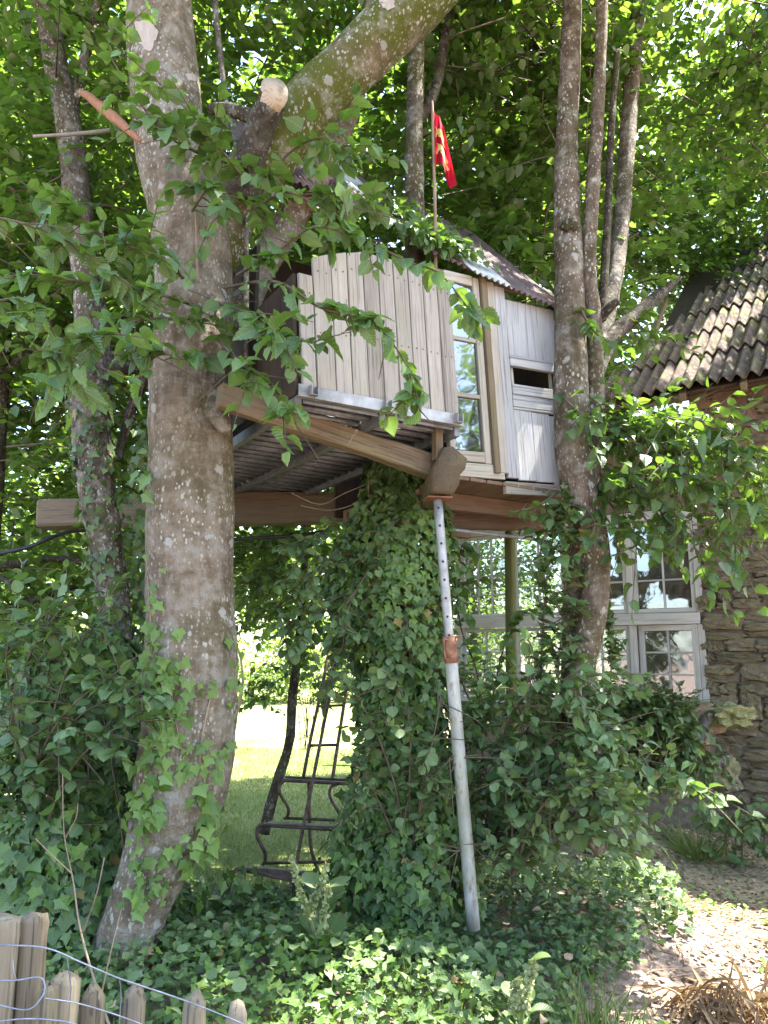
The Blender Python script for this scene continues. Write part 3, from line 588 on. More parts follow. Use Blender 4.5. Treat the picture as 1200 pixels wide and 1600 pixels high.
# ================================================================== slim grey tree at the left
slim = thing('tree', 'slim grey-barked tree left of the thick trunk with ivy at its foot', 'tree', gpt(*at(215, 1300, 4.5)[:2]))
SL = [(235, 1330, 4.45, .085), (208, 1150, 4.48, .078), (190, 1040, 4.5, .085), (172, 900, 4.52, .095), (152, 760, 4.55, .105), (142, 650, 4.58, .118), (146, 560, 4.6, .115), (136, 440, 4.6, .095), (122, 320, 4.6, .09), (108, 200, 4.6, .085), (84, 80, 4.62, .08), (62, -60, 4.65, .075), (20, -400, 4.8, .05), (-20, -700, 5, .02)]
pp, rr_ = P3(SL); _, smp_slim = tube('trunk', pp, rr_, M['bark_grey'], slim, 80, 22, bump=.11, fr=5, seed=5)
tube('dead_branch', *P3([(260, 190, 5.0, .018), (180, 203, 4.6, .016), (110, 210, 4.42, .013), (52, 213, 4.3, .010)]), M['bare'], slim, 20, 8, bump=.15, fr=12)
tube('limb', *P3([(150, 560, 4.6, .05), (190, 575, 4.65, .045), (240, 568, 4.75, .05), (300, 560, 4.9, .05)]), M['bark_dark'], slim, 14, 10, bump=.1)
tube('limb', *P3([(240, 560, 4.7, .04), (205, 640, 4.7, .035), (185, 720, 4.65, .02)]), M['bark_dark'], slim, 14, 8, bump=.1)
tube('limb', *P3([(110, 180, 4.62, .045), (140, 60, 4.7, .035), (170, -80, 4.8, .03)]), M['bark_grey'], slim, 14, 8, bump=.1)
tw = Geo(); L = crown([((-2.6, 4.8, 6.6), (1.5, 1.3, 1.3)), ((-2.5, 5.2, 4.6), (.9, .5, .9))], 700, 9, .07, .11, twig=(tw, 4), sd=13)
place('twigs', tw.mesh('twigs', M['twig']), None, slim)['kind'] = 'stuff'; place('crown', scatter('crown', T_LOW, *L, M['leaf_back']), None, slim)['kind'] = 'stuff'

# ================================================================== many-stemmed tree at the right
rt = thing('tree', 'many-stemmed brown tree with white lichen specks beside the hut door', 'tree', gpt(*at(905, 1120, 4.35)[:2]))
RA = [(925, 1330, 4.4, .07), (918, 1130, 4.38, .068), (908, 1050, 4.36, .078), (925, 960, 4.34, .082), (930, 870, 4.33, .085), (907, 770, 4.32, .102), (894, 680, 4.32, .106), (892, 560, 4.33, .096), (890, 450, 4.36, .088), (886, 330, 4.4, .082), (886, 200, 4.45, .07), (892, 60, 4.5, .066), (896, -100, 4.6, .06), (900, -500, 4.9, .035), (910, -900, 5.2, .015)]
pp, rr_ = P3(RA); tube('trunk', pp, rr_, M['bark_right'], rt, 90, 20, bump=.10, fr=5, seed=7)
RB = [(880, 1200, 4.5, .055), (893, 1040, 4.46, .058), (897, 930, 4.42, .06), (910, 820, 4.36, .062), (925, 700, 4.36, .062), (929, 600, 4.36, .056), (928, 500, 4.37, .048), (920, 420, 4.36, .044), (926, 300, 4.38, .042), (934, 180, 4.42, .04), (940, 40, 4.48, .038), (944, -120, 4.55, .035), (960, -500, 4.8, .015)]
pp, rr_ = P3(RB); tube('stem', pp, rr_, M['bark_right'], rt, 80, 14, bump=.10, fr=6, seed=8)
tube('stem', *P3([(935, 560, 4.5, .05), (952, 480, 4.8, .055), (968, 380, 5.1, .06), (978, 250, 5.3, .062), (988, 120, 5.5, .062), (1000, 0, 5.7, .06), (1020, -200, 6, .04)]), M['bark_grey'], rt, 50, 12, bump=.12, fr=6, seed=9)
tube('stem', *P3([(940, 500, 4.6, .03), (950, 330, 4.75, .026), (955, 200, 4.9, .025), (965, 80, 5.1, .022)]), M['bark_dark'], rt, 30, 8, bump=.1)
tube('limb', *P3([(928, 600, 4.42, .04), (955, 530, 4.6, .055), (1000, 488, 4.8, .048), (1040, 452, 5.0, .036), (1060, 434, 5.1, .02)]), M['bark_dark'], rt, 30, 12, bump=.12, seed=10)
tube('limb_stub', *P3([(935, 500, 4.38, .03), (955, 478, 4.32, .026), (966, 470, 4.30, .02)]), M['bark_dark'], rt, 8, 8, bump=.15)
tube('knot', *P3([(880, 360, 4.31, .03), (890, 348, 4.30, .035), (900, 360, 4.31, .03)]), M['bark_dark'], rt, 8, 8)
RZ = [[(935, 640, 4.35), (1000, 640, 4.2), (1090, 670, 4.05), (1190, 720, 3.95), (1260, 770, 3.9)], [(935, 650, 4.35), (990, 690, 4.15), (1060, 730, 4.05), (1130, 800, 4.0), (1150, 860, 4.0)], [(935, 640, 4.35), (1000, 660, 4.3), (1070, 690, 4.2), (1150, 740, 4.1)],
      [(940, 720, 4.35), (980, 760, 4.2), (1040, 800, 4.15), (1090, 860, 4.1)], [(935, 760, 4.35), (970, 810, 4.25), (1000, 850, 4.2)], [(940, 680, 4.4), (1030, 660, 4.4), (1120, 700, 4.4), (1200, 760, 4.4)], [(930, 660, 4.4), (1020, 680, 4.6), (1110, 710, 4.7), (1200, 720, 4.8)], [(935, 740, 4.4), (1020, 760, 4.5), (1100, 770, 4.5), (1180, 800, 4.5)],
      [(905, 480, 4.3), (930, 520, 4.1), (965, 540, 4.05)], [(870, 610, 4.3), (900, 640, 4.15), (930, 660, 4.1)], [(870, 770, 4.3), (840, 790, 4.1), (800, 800, 4.05)], [(900, 780, 4.3), (930, 820, 4.1), (900, 870, 4.1)], [(880, 800, 4.3), (850, 840, 4.2), (840, 900, 4.2)], [(950, 540, 4.6), (985, 500, 4.7), (1010, 520, 4.7)]]
g = Geo(); LL = []
for i, pth in enumerate(RZ): LL.append(spray([at(*p) for p in pth], g, .05, .058, .10, .024 if i < 8 else .09, (.15, .48) if i < 8 else (.08, .2), .009, (1, 1, .9)))
br = place('branch', g.mesh('branch', M['twig']), None, rt); br['label'] = 'dark leafy low branches hanging before the cottage'
L = cat(*LL); foliage(br, L, 'right', T_MID, [T_FINE, T_FINE2], 300)
tw = Geo()
L = crown([((2.0, 6.0, 6.2), (1.7, 1.2, 2.6)), ((1.0, 6.0, 5.3), (1.5, .8, 1.9)), ((2.6, 5.0, 7.4), (2.4, 2.2, 1.1)), ((4.4, 5.6, 7.6), (1.9, 1.9, 1.2)), ((2.5, 2.6, 7.0), (1.8, 1.9, .9))], 4000, 9, .085, .13, thr=-.2, twig=(tw, 4), sd=17, test=lambda B: (B[:, 2] > 1.9 + .5 * B[:, 1] * (B[:, 1] < 5)) & ~((B[:, 0] > 1.95) & (B[:, 2] < 5.1 + .45 * (B[:, 0] - 1.95))))
place('twigs', tw.mesh('twigs', M['twig']), None, rt)['kind'] = 'stuff'; place('crown', scatter('crown', T_LOW, *L, M['leaf_back']), None, rt)['kind'] = 'stuff'
back_tree('broadleaf_tree', 'unseen tree added beyond the right edge to shade the cottage roof', (7.4, 6.6), [((6.9, 7.6, 8.0), (2.0, 2.2, 1.2)), ((6.1, 9.6, 9.3), (1.9, 1.9, 1.0))], 1900, sd=18, grp='trees filling the background')  # out of view, added to throw dappled shade on the cottage roof

back_tree('broadleaf_tree', 'unseen tree added past the right edge to reflect in the hut panes', (7.6, 1.6), [((7.2, 1.6, 4.2), (1.6, 1.8, 1.9))], 700, sd=19)  # added out of view: reflects in the hut panes, cuts fill from the right
# ================================================================== tree under and through the hut, clad in ivy
ct = thing('tree', 'slender mossy tree rising out of the hut roof beside the flag', 'tree', gpt(*at(592, 1330, 4.5)[:2]))
CT = [(625, 1370, 4.5, .19), (628, 1180, 4.52, .17), (622, 1000, 4.55, .16), (616, 850, 4.6, .14), (628, 740, 4.62, .12), (642, 560, 4.62, .085), (648, 400, 4.58, .066), (647, 250, 4.6, .062), (650, 100, 4.7, .056), (656, -80, 4.8, .05), (660, -400, 5, .03)]
pp, rr_ = P3(CT); _, smp_ct = tube('trunk', pp, rr_, M['bark_slender'], ct, 70, 18, bump=.1, fr=5, seed=12)
tube('limb', *P3([(652, 190, 4.63, .035), (680, 140, 4.8, .036), (698, 40, 4.95, .035), (712, -80, 5.1, .03)]), M['bark_dark'], ct, 20, 10, bump=.1)
tw = Geo(); L = crown([((.4, 5.4, 6.4), (1.2, .7, 1.1)), ((.7, 6.2, 5.0), (.9, .6, 1.0))], 600, 9, .08, .125, twig=(tw, 4), sd=21)
place('twigs', tw.mesh('twigs', M['twig']), None, ct)['kind'] = 'stuff'; place('crown', scatter('crown', T_LOW, *L, M['leaf_back']), None, ct)['kind'] = 'stuff'
def shell(n, prof, thick, fld=2.6, face=True):
    """leaves hanging round a column: prof = list of (centre, radius)"""
    c = np.array([p for p, _ in prof]); r = np.array([q for _, q in prof]); t = rng.random(n * 2) * (len(c) - 1); i = np.minimum(t.astype(int), len(c) - 2); u = (t - i)[:, None]
    C = c[i] * (1 - u) + c[i + 1] * u; Rr = r[i] * (1 - u[:, 0]) + r[i + 1] * u[:, 0]; a = rng.uniform(-math.pi, 0, n * 2) + rng.normal(size=n * 2) * .3
    dirs = np.c_[np.cos(a), np.sin(a), np.zeros(n * 2)]; bump = 1 + .34 * field(np.c_[dirs * 1.1, ] + C, fld, 3)
    rad = Rr * bump - thick * rng.random(n * 2) ** 1.6; P = C + dirs * rad[:, None]
    D = np.tile([0, 0, -1.], (n * 2, 1)) + .45 * dirs + .45 * rng.normal(size=(n * 2, 3)); N = dirs + np.array([0, 0, .7]) + .35 * rng.normal(size=(n * 2, 3))
    return [P[:n], D[:n], N[:n], None]
iv = thing('climbing_ivy', 'dense ivy wrapping the trunk under the hut from ground to floor', 'ivy', gpt(*at(600, 1340, 4.4)[:2]))
prof = [(at(628, 1400, 4.32), .40), (at(632, 1280, 4.36), .32), (at(634, 1150, 4.4), .28), (at(626, 1040, 4.45), .30), (at(606, 930, 4.5), .36), (at(612, 860, 4.52), .32), (at(624, 790, 4.55), .25), (at(632, 720, 4.6), .22)]
L = shell(9500, prof, .24); L[3] = rng.uniform(.026, .068, len(L[0])); foliage(iv, L, 'ivy', T_IVY, T_IVY, 300)
L = shell(1200, prof, .05); L[3] = rng.uniform(.03, .06, len(L[0])); o = place('foliage', scatter('foliage', T_IVY, *L, M['leaf_ivy_fresh']), None, iv); o['kind'] = 'stuff'; o['label'] = 'fresh pale green ivy leaves'
for k in range(14):
    a = random.uniform(-2.8, -.3); z0 = random.uniform(-.05, .6); q = []
    for f in np.linspace(0, 1, 6):
        c = prof[int(f * 6.9)][0]; aa = a + .5 * math.sin(4 * f + k); q.append(c + np.array([math.cos(aa), math.sin(aa), 0]) * prof[int(f * 6.9)][1] * .72)
    tube('vine_stem', q, [.012, .01, .009, .008, .006, .004], M['dry_twig'] if k % 3 == 0 else M['twig'], iv, 26, 5)
for k, q in enumerate([[(470, 790), (520, 797), (570, 778), (600, 735)], [(455, 770), (500, 788), (540, 770), (590, 750)], [(572, 850), (577, 900), (600, 892), (640, 885)], [(590, 730), (584, 790), (575, 850)], [(575, 740), (578, 790), (590, 840)]]):
    tube('hanging_vine', [at(x, y, 4.35 + .03 * i) for i, (x, y) in enumerate(q)], .003, M['dry_twig'], iv, 20, 5)
g = Geo(); LL = []
for pth in [[(590, 880, 4.35), (540, 865, 4.2), (500, 885, 4.1), (475, 930, 4.05)], [(585, 930, 4.3), (535, 930, 4.15), (495, 960, 4.1), (478, 1000, 4.08)], [(580, 840, 4.4), (530, 820, 4.3), (490, 850, 4.2), (450, 900, 4.15)], [(590, 980, 4.25), (545, 1000, 4.1), (520, 1040, 4.08), (510, 1080, 4.05)], [(600, 860, 4.3), (570, 900, 4.1), (545, 950, 4.05), (540, 990, 4.05)], [(680, 840, 4.35), (705, 870, 4.3), (715, 930, 4.3)], [(640, 800, 4.35), (600, 830, 4.15), (570, 870, 4.1)], [(640, 950, 4.2), (630, 1000, 4.05), (600, 1050, 4.0)], [(560, 1010, 4.2), (520, 960, 4.2), (470, 950, 4.2), (440, 990, 4.2)]]:
    LL.append(spray([at(*p) for p in pth], g, .04, .045, .075, .045, (.08, .24), .005))
br = place('branch', g.mesh('branch', M['twig']), None, iv); br['label'] = 'loose leafy sprays spilling from the ivy'; foliage(br, cat(*LL), 'shrub', T_MIDR, [T_ROUND, T_FINE], 260)

# ================================================================== the hut on its platform
ZP = 2.75; A = on_z(469, 620, ZP); B = on_z(718, 666, ZP); e1 = nrm(B - A); e2 = np.array([-e1[1], e1[0], 0]); nf = -e2; Z = np.array([0, 0, 1.])
LEAN = .062; upv = nrm(Z - LEAN * e1); e1t = nrm(e1 + LEAN * Z); wid = np.linalg.norm(B - A)
hut = thing('treehouse', 'weathered wooden hut on a steel grated platform up among the trees', 'treehouse', gpt(*((A + B) / 2)[:2]))
# --- front rail with brackets
rail = obox('front_rail', (A + B) / 2 + Z * .028 + nf * .012, e1, e2, Z, (wid + .03, .006, .058), M['galv'], hut, .001)
obox('rail_flange', (A + B) / 2 + Z * .004 + nf * -.012, e1, e2, Z, (wid + .03, .044, .005), M['galv'], rail, .001)
for f in (.06, .5, .97):
    p = A + e1 * wid * f + Z * .03 + nf * .03
    for dx in (-.016, .016): obox('bracket', p + e1 * dx, e1, e2, Z, (.004, .034, .05), M['galv'], rail, .001)
    obox('bracket', p - Z * .022, e1, e2, Z, (.036, .034, .004), M['galv'], rail, .001)
# --- platform: frame channels and grating slats
DEP = 2.05
for f, nm in ((0.0, 'frame_channel'), (.5, 'frame_channel'), (1.0, 'frame_channel')):
    obox(nm, A + e1 * (wid * f) + e2 * (DEP / 2 + .02) - Z * .022, e1, Z, e2, (.035, .055, DEP), M['grate_dark'], hut, .002)
obox('frame_channel', A + e1 * wid / 2 + e2 * (DEP + .06) - Z * .02, e2, Z, e1, (.04, .06, wid), M['grate_dark'], hut, .002)
def slat_mesh(w):
    g = []; V = []; T = []
    def bx(x0, x1, y0, y1, z0, z1):
        n0 = len(V); V.extend([(x, y, z) for x in (x0, x1) for y in (y0, y1) for z in (z0, z1)])
        for q in ((0, 1, 3, 2), (4, 6, 7, 5), (0, 4, 5, 1), (2, 3, 7, 6), (0, 2, 6, 4), (1, 5, 7, 3)): T.append([n0 + i for i in q])
    bx(-w / 2, w / 2, -.036, .036, .018, .022); bx(-w / 2, w / 2, -.038, -.034, -.004, .021); bx(-w / 2, w / 2, .034, .038, -.004, .021)
    n = int(w / .03)
    for i in range(n):
        x = -w / 2 + (i + .5) * w / n; bx(x - .006, x + .006, .038, .054, .012, .018)
    return mesh_np('grating_slat', V, T, M['grate'])
sm = slat_mesh(wid / 2 - .05)
for k in range(21):
    for h in (.25, .75):
        o = place('grating_slat', sm, frame(A + e1 * wid * h + e2 * (.06 + k * .097) - Z * .018 + Z * random.uniform(-.003, .003), e1, e2, Z), hut)
# --- plank wall on the platform
nb = 10; edges = [0] + [(.028 + (i) * (1 - .028) / (nb - .35)) for i in range(1, nb)]; edges = np.linspace(.012, 1.0, nb + 1); edges[1] = .098
tops = [(482, 430), (505, 402), (530, 396), (556, 393), (578, 396), (602, 402), (627, 410), (650, 420), (674, 429), (700, 439)]
pl_ = [on_v(*q, A, nf) for q in ((493, 404), (520, 397), (567, 393), (640, 415), (720, 446))]; ps = [float(np.dot(p - A, e1)) + LEAN * (p[2] - ZP) for p in pl_]; pz = [p[2] for p in pl_]; zfirst = on_v(482, 431, A, nf)[2]
for i in range(nb):
    f0, f1 = edges[i], edges[i + 1]; base = A + e1 * wid * (f0 + f1) / 2 + Z * .004 + nf * -.004; zl_, zr_ = (np.interp(wid * f, ps, pz) for f in (f0, f1))
    if i == 0: zl_ = zr_ = zfirst
    topz = (zl_ + zr_) / 2 + random.uniform(-.003, .003); h = (topz - base[2]) / upv[2]
    w = wid * (f1 - f0) - .005
    pl = obox('plank', base + upv * h / 2, e1t, np.cross(upv, e1t), upv, (w, .02, h), M['plank'], hut, .003, .0015, 2)
    slp = (zr_ - zl_) / (wid * (f1 - f0))
    for v in pl.data.vertices:
        if v.co.z > .4 * h: v.co.z += v.co.x * (slp - LEAN)
    for zz in (.05, h * .45, h - .09):
        for sx in (-.25, .22):
            q = base + upv * (zz + random.uniform(-.006, .006)) + e1t * w * sx + nf * .012; obox('nail_head', q, e1t, nf, upv, (.007, .003, .007), M['rust'], pl, .001)
hl = on_v(482, 432, A, nf)[2] - ZP
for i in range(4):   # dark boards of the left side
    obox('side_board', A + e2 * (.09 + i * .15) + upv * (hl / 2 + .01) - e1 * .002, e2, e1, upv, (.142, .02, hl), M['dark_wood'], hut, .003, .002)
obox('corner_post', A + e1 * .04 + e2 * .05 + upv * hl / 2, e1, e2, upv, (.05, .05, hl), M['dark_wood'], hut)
# --- house front with window, post and door
F0 = at(700, 700, 4.06); ZB = at(745, 772, 4.1)[2]
def Hp(s, z, o=0): return F0 * np.array([1, 1, 0]) + e1 * (s - LEAN * (z - ZB)) + Z * z + nf * o
def hs(px, py):  # pixel on the house front -> (s, z)
    p = on_v(px, py, F0, nf); return float(np.dot(p - F0, e1)) + LEAN * (p[2] - ZB), p[2]
def upright(name, s0, s1, z0, z1, o, th, mat, parent, cuts=0, jit=.001): return obox(name, Hp((s0 + s1) / 2, (z0 + z1) / 2, o), e1t, np.cross(upv, e1t), upv, (s1 - s0, th, (z1 - z0)), mat, parent, .003, jit, cuts)
def cross(name, s0, s1, z0, z1, o, th, mat, parent, jit=.001): return obox(name, Hp((s0 + s1) / 2, (z0 + z1) / 2, o), np.cross(upv, e1t), upv, e1t, (th, z1 - z0, s1 - s0), mat, parent, .003, jit)
sW0, _ = hs(694, 600); sW1, _ = hs(757, 600); _, zW0 = hs(735, 722); _, zW1 = hs(715, 428); sP1, _ = hs(779, 600); sD0, _ = hs(781, 600); sD1, zDt = hs(884, 600); _, zD0 = hs(820, 751)
zR = hs(700, 418)[1]
win = upright('window', sW1 - .045, sW1, zW0, zW1, .0, .034, M['frame_wood'], hut); win['label'] = 'tall three-pane window in a bare wood frame'
upright('frame_stile', sW0, sW0 + .04, zW0, zW1 - .02, .0, .034, M['frame_wood'], win)
cross('frame_rail', sW0 + .04, sW1 - .045, zW1 - .06, zW1, -.002, .03, M['frame_wood'], win); cross('frame_rail', sW0 + .04, sW1 - .045, zW0, zW0 + .06, -.002, .03, M['frame_wood'], win)
zs = [hs(720, 530)[1], hs(735, 620)[1]]
for q in zs: cross('glazing_bar', sW0 + .04, sW1 - .045, q - .012, q + .012, -.002, .026, M['frame_wood'], win)
zz = [zW0 + .06] + sorted([q for q in zs]) + [zW1 - .06]
for i in range(3): upright('pane', sW0 + .038, sW1 - .043, zz[i] + .006, zz[i + 1] - .006, -.006 + .003 * i, .004, M['glass_hut'], win, 0, .0)
upright('post', sW1 + .003, sW1 + .045, zW0 - .05, zR - .01, .012, .05, M['old_wood'], hut); upright('post', sW1 + .048, sD0 - .004, zW0 - .04, zR - .02, .002, .04, M['frame_wood'], hut, 3, .002)
# door: pale board-and-frame door with an open slot
dw = sD1 - sD0; dt = zR - .03; sl0 = hs(835, 606)[1]; sl1 = hs(800, 570)[1]
door = upright('door', sD0, sD0 + .075, zD0, dt, .004, .026, M['door'], hut, 2); door['label'] = 'pale grey weathered door with an open slot'
upright('door_stile', sD1 - .05, sD1, zD0 + .25, dt - .10, .004, .026, M['door'], door, 2)
upright('door_panel', sD0 + .078, sD1 - .053, sl1 + .05, dt - .05, -.002, .014, M['door'], door)
cross('door_rail', sD0 + .078, sD1 - .01, sl1 + .0, sl1 + .048, .006, .03, M['door'], door); cross('moulding', sD0 + .078, sD1 - .02, sl1 + .052, sl1 + .066, .010, .016, M['door'], door)
cross('door_rail', sD0 + .078, sD1 - .004, sl0 - .06, sl0, .008, .03, M['door'], door); cross('door_rail', sD0 + .078, sD1 - .004, sl0 - .135, sl0 - .064, .004, .03, M['door'], door); cross('moulding', sD0 + .078, sD1 - .01, sl0 - .152, sl0 - .138, .010, .016, M['door'], door)
bw = (sD1 - .03 - (sD0 + .078)) / 3
for i in range(3): upright('door_board', sD0 + .079 + i * bw, sD0 + .077 + (i + 1) * bw, zD0 + .006 * (i == 1), sl0 - .155, .002 - .001 * i, .016, M['door'], door, 2)
upright('slot_bar', sD0 + .11, sD0 + .13, sl0 - .01, sl1 + .02, -.03, .02, M['frame_wood'], door); upright('slot_bar', sD1 - .10, sD1 - .085, sl0 - .01, sl1 + .02, -.035, .02, M['frame_wood'], door)
# sill boards, wall behind, floor
cross('sill_board', sW0 - .01, sD0 - .03, zW0 - .085, zW0 - .004, .004, .03, M['frame_wood'], hut, .003); cross('sill_board', sD0 - .026, sD1 + .02, zD0 - .075, zD0 - .006, .002, .03, M['plank'], hut, .003)
zf = zW0 - .09; HD = 1.25; s0h = sW0 - .95
zl = ZP + .03
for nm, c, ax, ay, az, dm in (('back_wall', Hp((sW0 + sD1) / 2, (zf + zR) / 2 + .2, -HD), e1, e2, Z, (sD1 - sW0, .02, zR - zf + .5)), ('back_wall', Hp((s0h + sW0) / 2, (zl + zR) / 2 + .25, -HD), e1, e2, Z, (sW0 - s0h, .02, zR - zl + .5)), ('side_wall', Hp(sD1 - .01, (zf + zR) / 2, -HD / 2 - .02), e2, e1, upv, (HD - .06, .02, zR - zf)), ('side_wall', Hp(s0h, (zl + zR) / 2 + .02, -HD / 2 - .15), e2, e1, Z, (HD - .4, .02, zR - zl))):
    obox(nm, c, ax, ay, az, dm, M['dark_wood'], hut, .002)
nfl = 8
for i in range(nfl):
    s = sW0 + (i + .5) * (sD1 - sW0) / nfl; obox('floor_board', Hp(s, zf - .012, -HD / 2 + .02), e1, Z, e2, ((sD1 - sW0) / nfl - .006, .02, HD), M['red_wood'], hut, .003, .002)
for o_, zz_ in ((-.30, .075), (-.75, .075), (-1.15, .075)): obox('floor_joist', Hp((sW0 + sD1) / 2 + .02, zf - .075, o_), e2, Z, e1, (.045, .10, sD1 - sW0 + .1), M['red_wood'], hut, .004, .002)
# eave board and corrugated roof, steep towards the viewer
eav0 = Hp(sW0 - .06, zR + .012, .03); cross('eave_board', sW0 - .02, sD1 + .02, zR - .035, zR + .0, -.004, .022, M['red_wood'], hut)
sl = nrm(e2 + Z * 1.05); rn = np.cross(e1, sl)
def sheet(name, s0, s1, t0, t1, mat, dz=0.0, pitch=.042, amp=.009):
    nu = int((s1 - s0) / pitch * 8); u = np.linspace(s0, s1, nu); V = []; T = []
    drop = -.10
    for t in np.linspace(t0, t1, 6):
        for x in u:
            p = Hp(0, zR, .06) + e1 * x + Z * (drop * (x - sW0)) * 1.0 + sl * t + rn * (amp * math.sin(2 * math.pi * x / pitch) + dz); V.append(p)
    n = nu
    for r in range(5):
        for k in range(n - 1): a = r * n + k; T.append((a, a + 1, a + n + 1, a + n))
    V = np.array(V); m0 = len(V); V = np.vstack([V, V - rn * .003]); T = np.array(T); T2 = T[:, ::-1] + m0; ed = [(k, k + m0, k + 1 + m0, k + 1) for k in range(n - 1)]
    return place(name, mesh_np(name, V, np.vstack([T, T2, np.array(ed)]), mat, smooth=True), None, hut)
sp_ = sD1 - sW0
sheet('roof_sheet', s0h - .05, sW0 + .08, .35, 1.6, M['roof_dark'], .012); sheet('roof_sheet', sW0 - .1, sW0 + .22, .05, 1.55, M['roof_dark'], .006); sheet('roof_sheet', sW0 + .19, sW0 + .48, -.03, .62, M['roof_pale'], .016)
sheet('roof_sheet', sW0 + .17, sD1 + .10, .05, 1.5, M['roof_dark'], 0.0); sheet('roof_sheet', sW0 - .34, sW0 - .02, .85, 1.62, M['roof_pale'], .024); sheet('roof_sheet', sW0 + .46, sD1 + .12, -.02, .4, M['roof_dark'], .010)
# beams and post carrying it
bl = np.array([-.40, 3.65, 2.695]); bd = np.array([-.665, -.35, .16]); bar('beam', bl + bd * .56, at(682, 733, 4.02), .085, .115, M['beam'], hut, .008, .006, 5)
be = at(703, 738, 3.86); rbd = nrm(np.array([-.02, 1., .0])); rbx = nrm(np.array([.93, .36, 0]))
sec = [(-12, 43), (6, 44), (27, 26), (25, 9), (15, -3), (12, -20), (3, -35), (-31, -34), (-30, 4)]; V = []; T = []
k_ = 3.86 / F; ns = len(sec); rs = random.Random(4)
for r, (f, dx, sc_) in enumerate(((0, 3, .93), (.025, 0, 1.0), (.14, -5, 1.02), (.5, -8, 1.0), (1.5, -14, 1.0))):
    for x, z in sec: V.append(be + np.array([(x * sc_ + dx) * k_ + rs.uniform(-.004, .004), f + (.03 * (x / 30.0) if r < 2 else 0) + rs.uniform(-.006, .006), z * sc_ * k_ + rs.uniform(-.004, .004)]))
for r in range(4):
    for k in range(ns): a = r * ns + k; b2 = r * ns + (k + 1) % ns; T += [(a, b2, b2 + ns), (a, b2 + ns, a + ns)]
V.append(be + np.array([-.003, -.006, .02])); V.append(be + np.array([-.012, .004, -.05]))
c1_, c2_ = len(V) - 2, len(V) - 1
for k in range(ns):
    c = c1_ if k in (0, 1, 2, 3, 8) else c2_; T.append((k, c, (k + 1) % ns))
T += [(4, c1_, c2_), (8, c2_, c1_)]
Mx = frame(be, np.array([1., 0, 0]), np.array([0, 0, -1.]), np.array([0, 1., 0])); li = np.array(Mx.inverted()); lo = np.array(V) @ li[:3, :3].T + li[:3, 3]
place('rough_beam', mesh_np('rough_beam', lo, np.array(T), M['block']), Mx, hut)['label'] = 'dark weathered beam end resting on the prop'
bar('log_beam', at(62, 806, 5.35), at(540, 796, 5.5), .17, .185, M['log'], hut, .014, .011, 7)
bar('cross_beam', at(365, 774, 5.35), at(540, 776, 5.45), .06, .05, M['red_wood'], hut, .004, .003, 2)
bar('cross_beam', at(694, 812, 4.62), at(856, 812, 4.95), .05, .125, M['red_wood'], hut, .004, .003, 2)
tube('scaffold_tube', [at(690, 826, 4.5), at(835, 842, 4.8)], .012, M['galv'], hut, 4, 8)
tube('support_post', *P3([(797, 790, 5.3, .035), (797, 900, 5.3, .036), (800, 1120, 5.3, .04), (800, 1270, 5.3, .045)]), M['green_post'], hut, 16, 10, bump=.05)
obox('hanger_post', B + e1 * -.07 + e2 * .10 - Z * .07, e1, e2, Z, (.045, .045, .2), M['old_wood'], hut)
# ivy on the hut roof
ir = thing('roof_ivy', 'creeper leaves spilling over the hut roof above the window', 'ivy', Hp(.1, zR, -.2))
n = 380; u = rng.normal(.06, .15, n); t = .08 + rng.random(n) ** 1.3 * .7; P = Hp(0, zR, .06) + e1 * u[:, None] + Z * (-.10 * (u - sW0))[:, None] + sl * t[:, None] + rn * rng.uniform(.02, .10, n)[:, None]
foliage(ir, [P, -sl + .7 * rng.normal(size=(n, 3)), rn + .5 * rng.normal(size=(n, 3)), rng.uniform(.045, .085, n)], 'hazel', T_MID, [T_FINE], 200)

# ================================================================== steel prop
pt = at(684, 781, 3.90); pb = at(740, 1452, 3.92); pd = nrm(pb - pt); plen = np.linalg.norm(pb - pt)
prop = thing('steel_prop', 'galvanised adjustable steel prop with holes and a rusty collar under the hut beam', 'prop', pb)
jc = at(700, 1012, 3.91); jf = np.dot(jc - pt, pd)
tube('inner_tube', [pt, pt + pd * (jf + .05)], .0235, M['galv'], prop, 6, 20); tube('outer_tube', [pt + pd * (jf - .01), pb], .0315, M['prop_paint'], prop, 10, 22)
col, _ = tube('collar', [pt + pd * (jf - .055), pt + pd * (jf + .075)], [.036, .036], M['rust'], prop, 4, 18)
tube('collar_handle', [jc + pd * -.05 + np.array([.03, -.02, 0]), jc + pd * -.055 + np.array([.075, -.03, .004])], .006, M['rust'], col, 4, 8)
q = jc + np.array([-.02, -.042, .0]); tube('locking_pin', [q - pd * .035 + np.array([.02, 0, 0]), q - pd * .035, q + pd * .05, q + pd * .055 + np.array([.022, 0, 0])], .0042, M['rust'], col, 14, 6)
obox('top_plate', pt - pd * .006, nrm(np.array([1., .2, 0])), nrm(np.array([-.2, 1., 0])), Z, (.13, .11, .007), M['rust'], prop, .002)
nh = nrm(EYE - pt) ; nh = nrm(nh - pd * np.dot(nh, pd))
for k in range(8):
    c = pt + pd * (.045 + k * .092) + nh * .0232
    if k * .092 + .045 < jf - .06:
        g = Geo(); g.tube([c - nh * .01, c + nh * .0012], .0065, 2, 12); place('pin_hole', g.mesh('pin_hole', M['black']), None, prop)

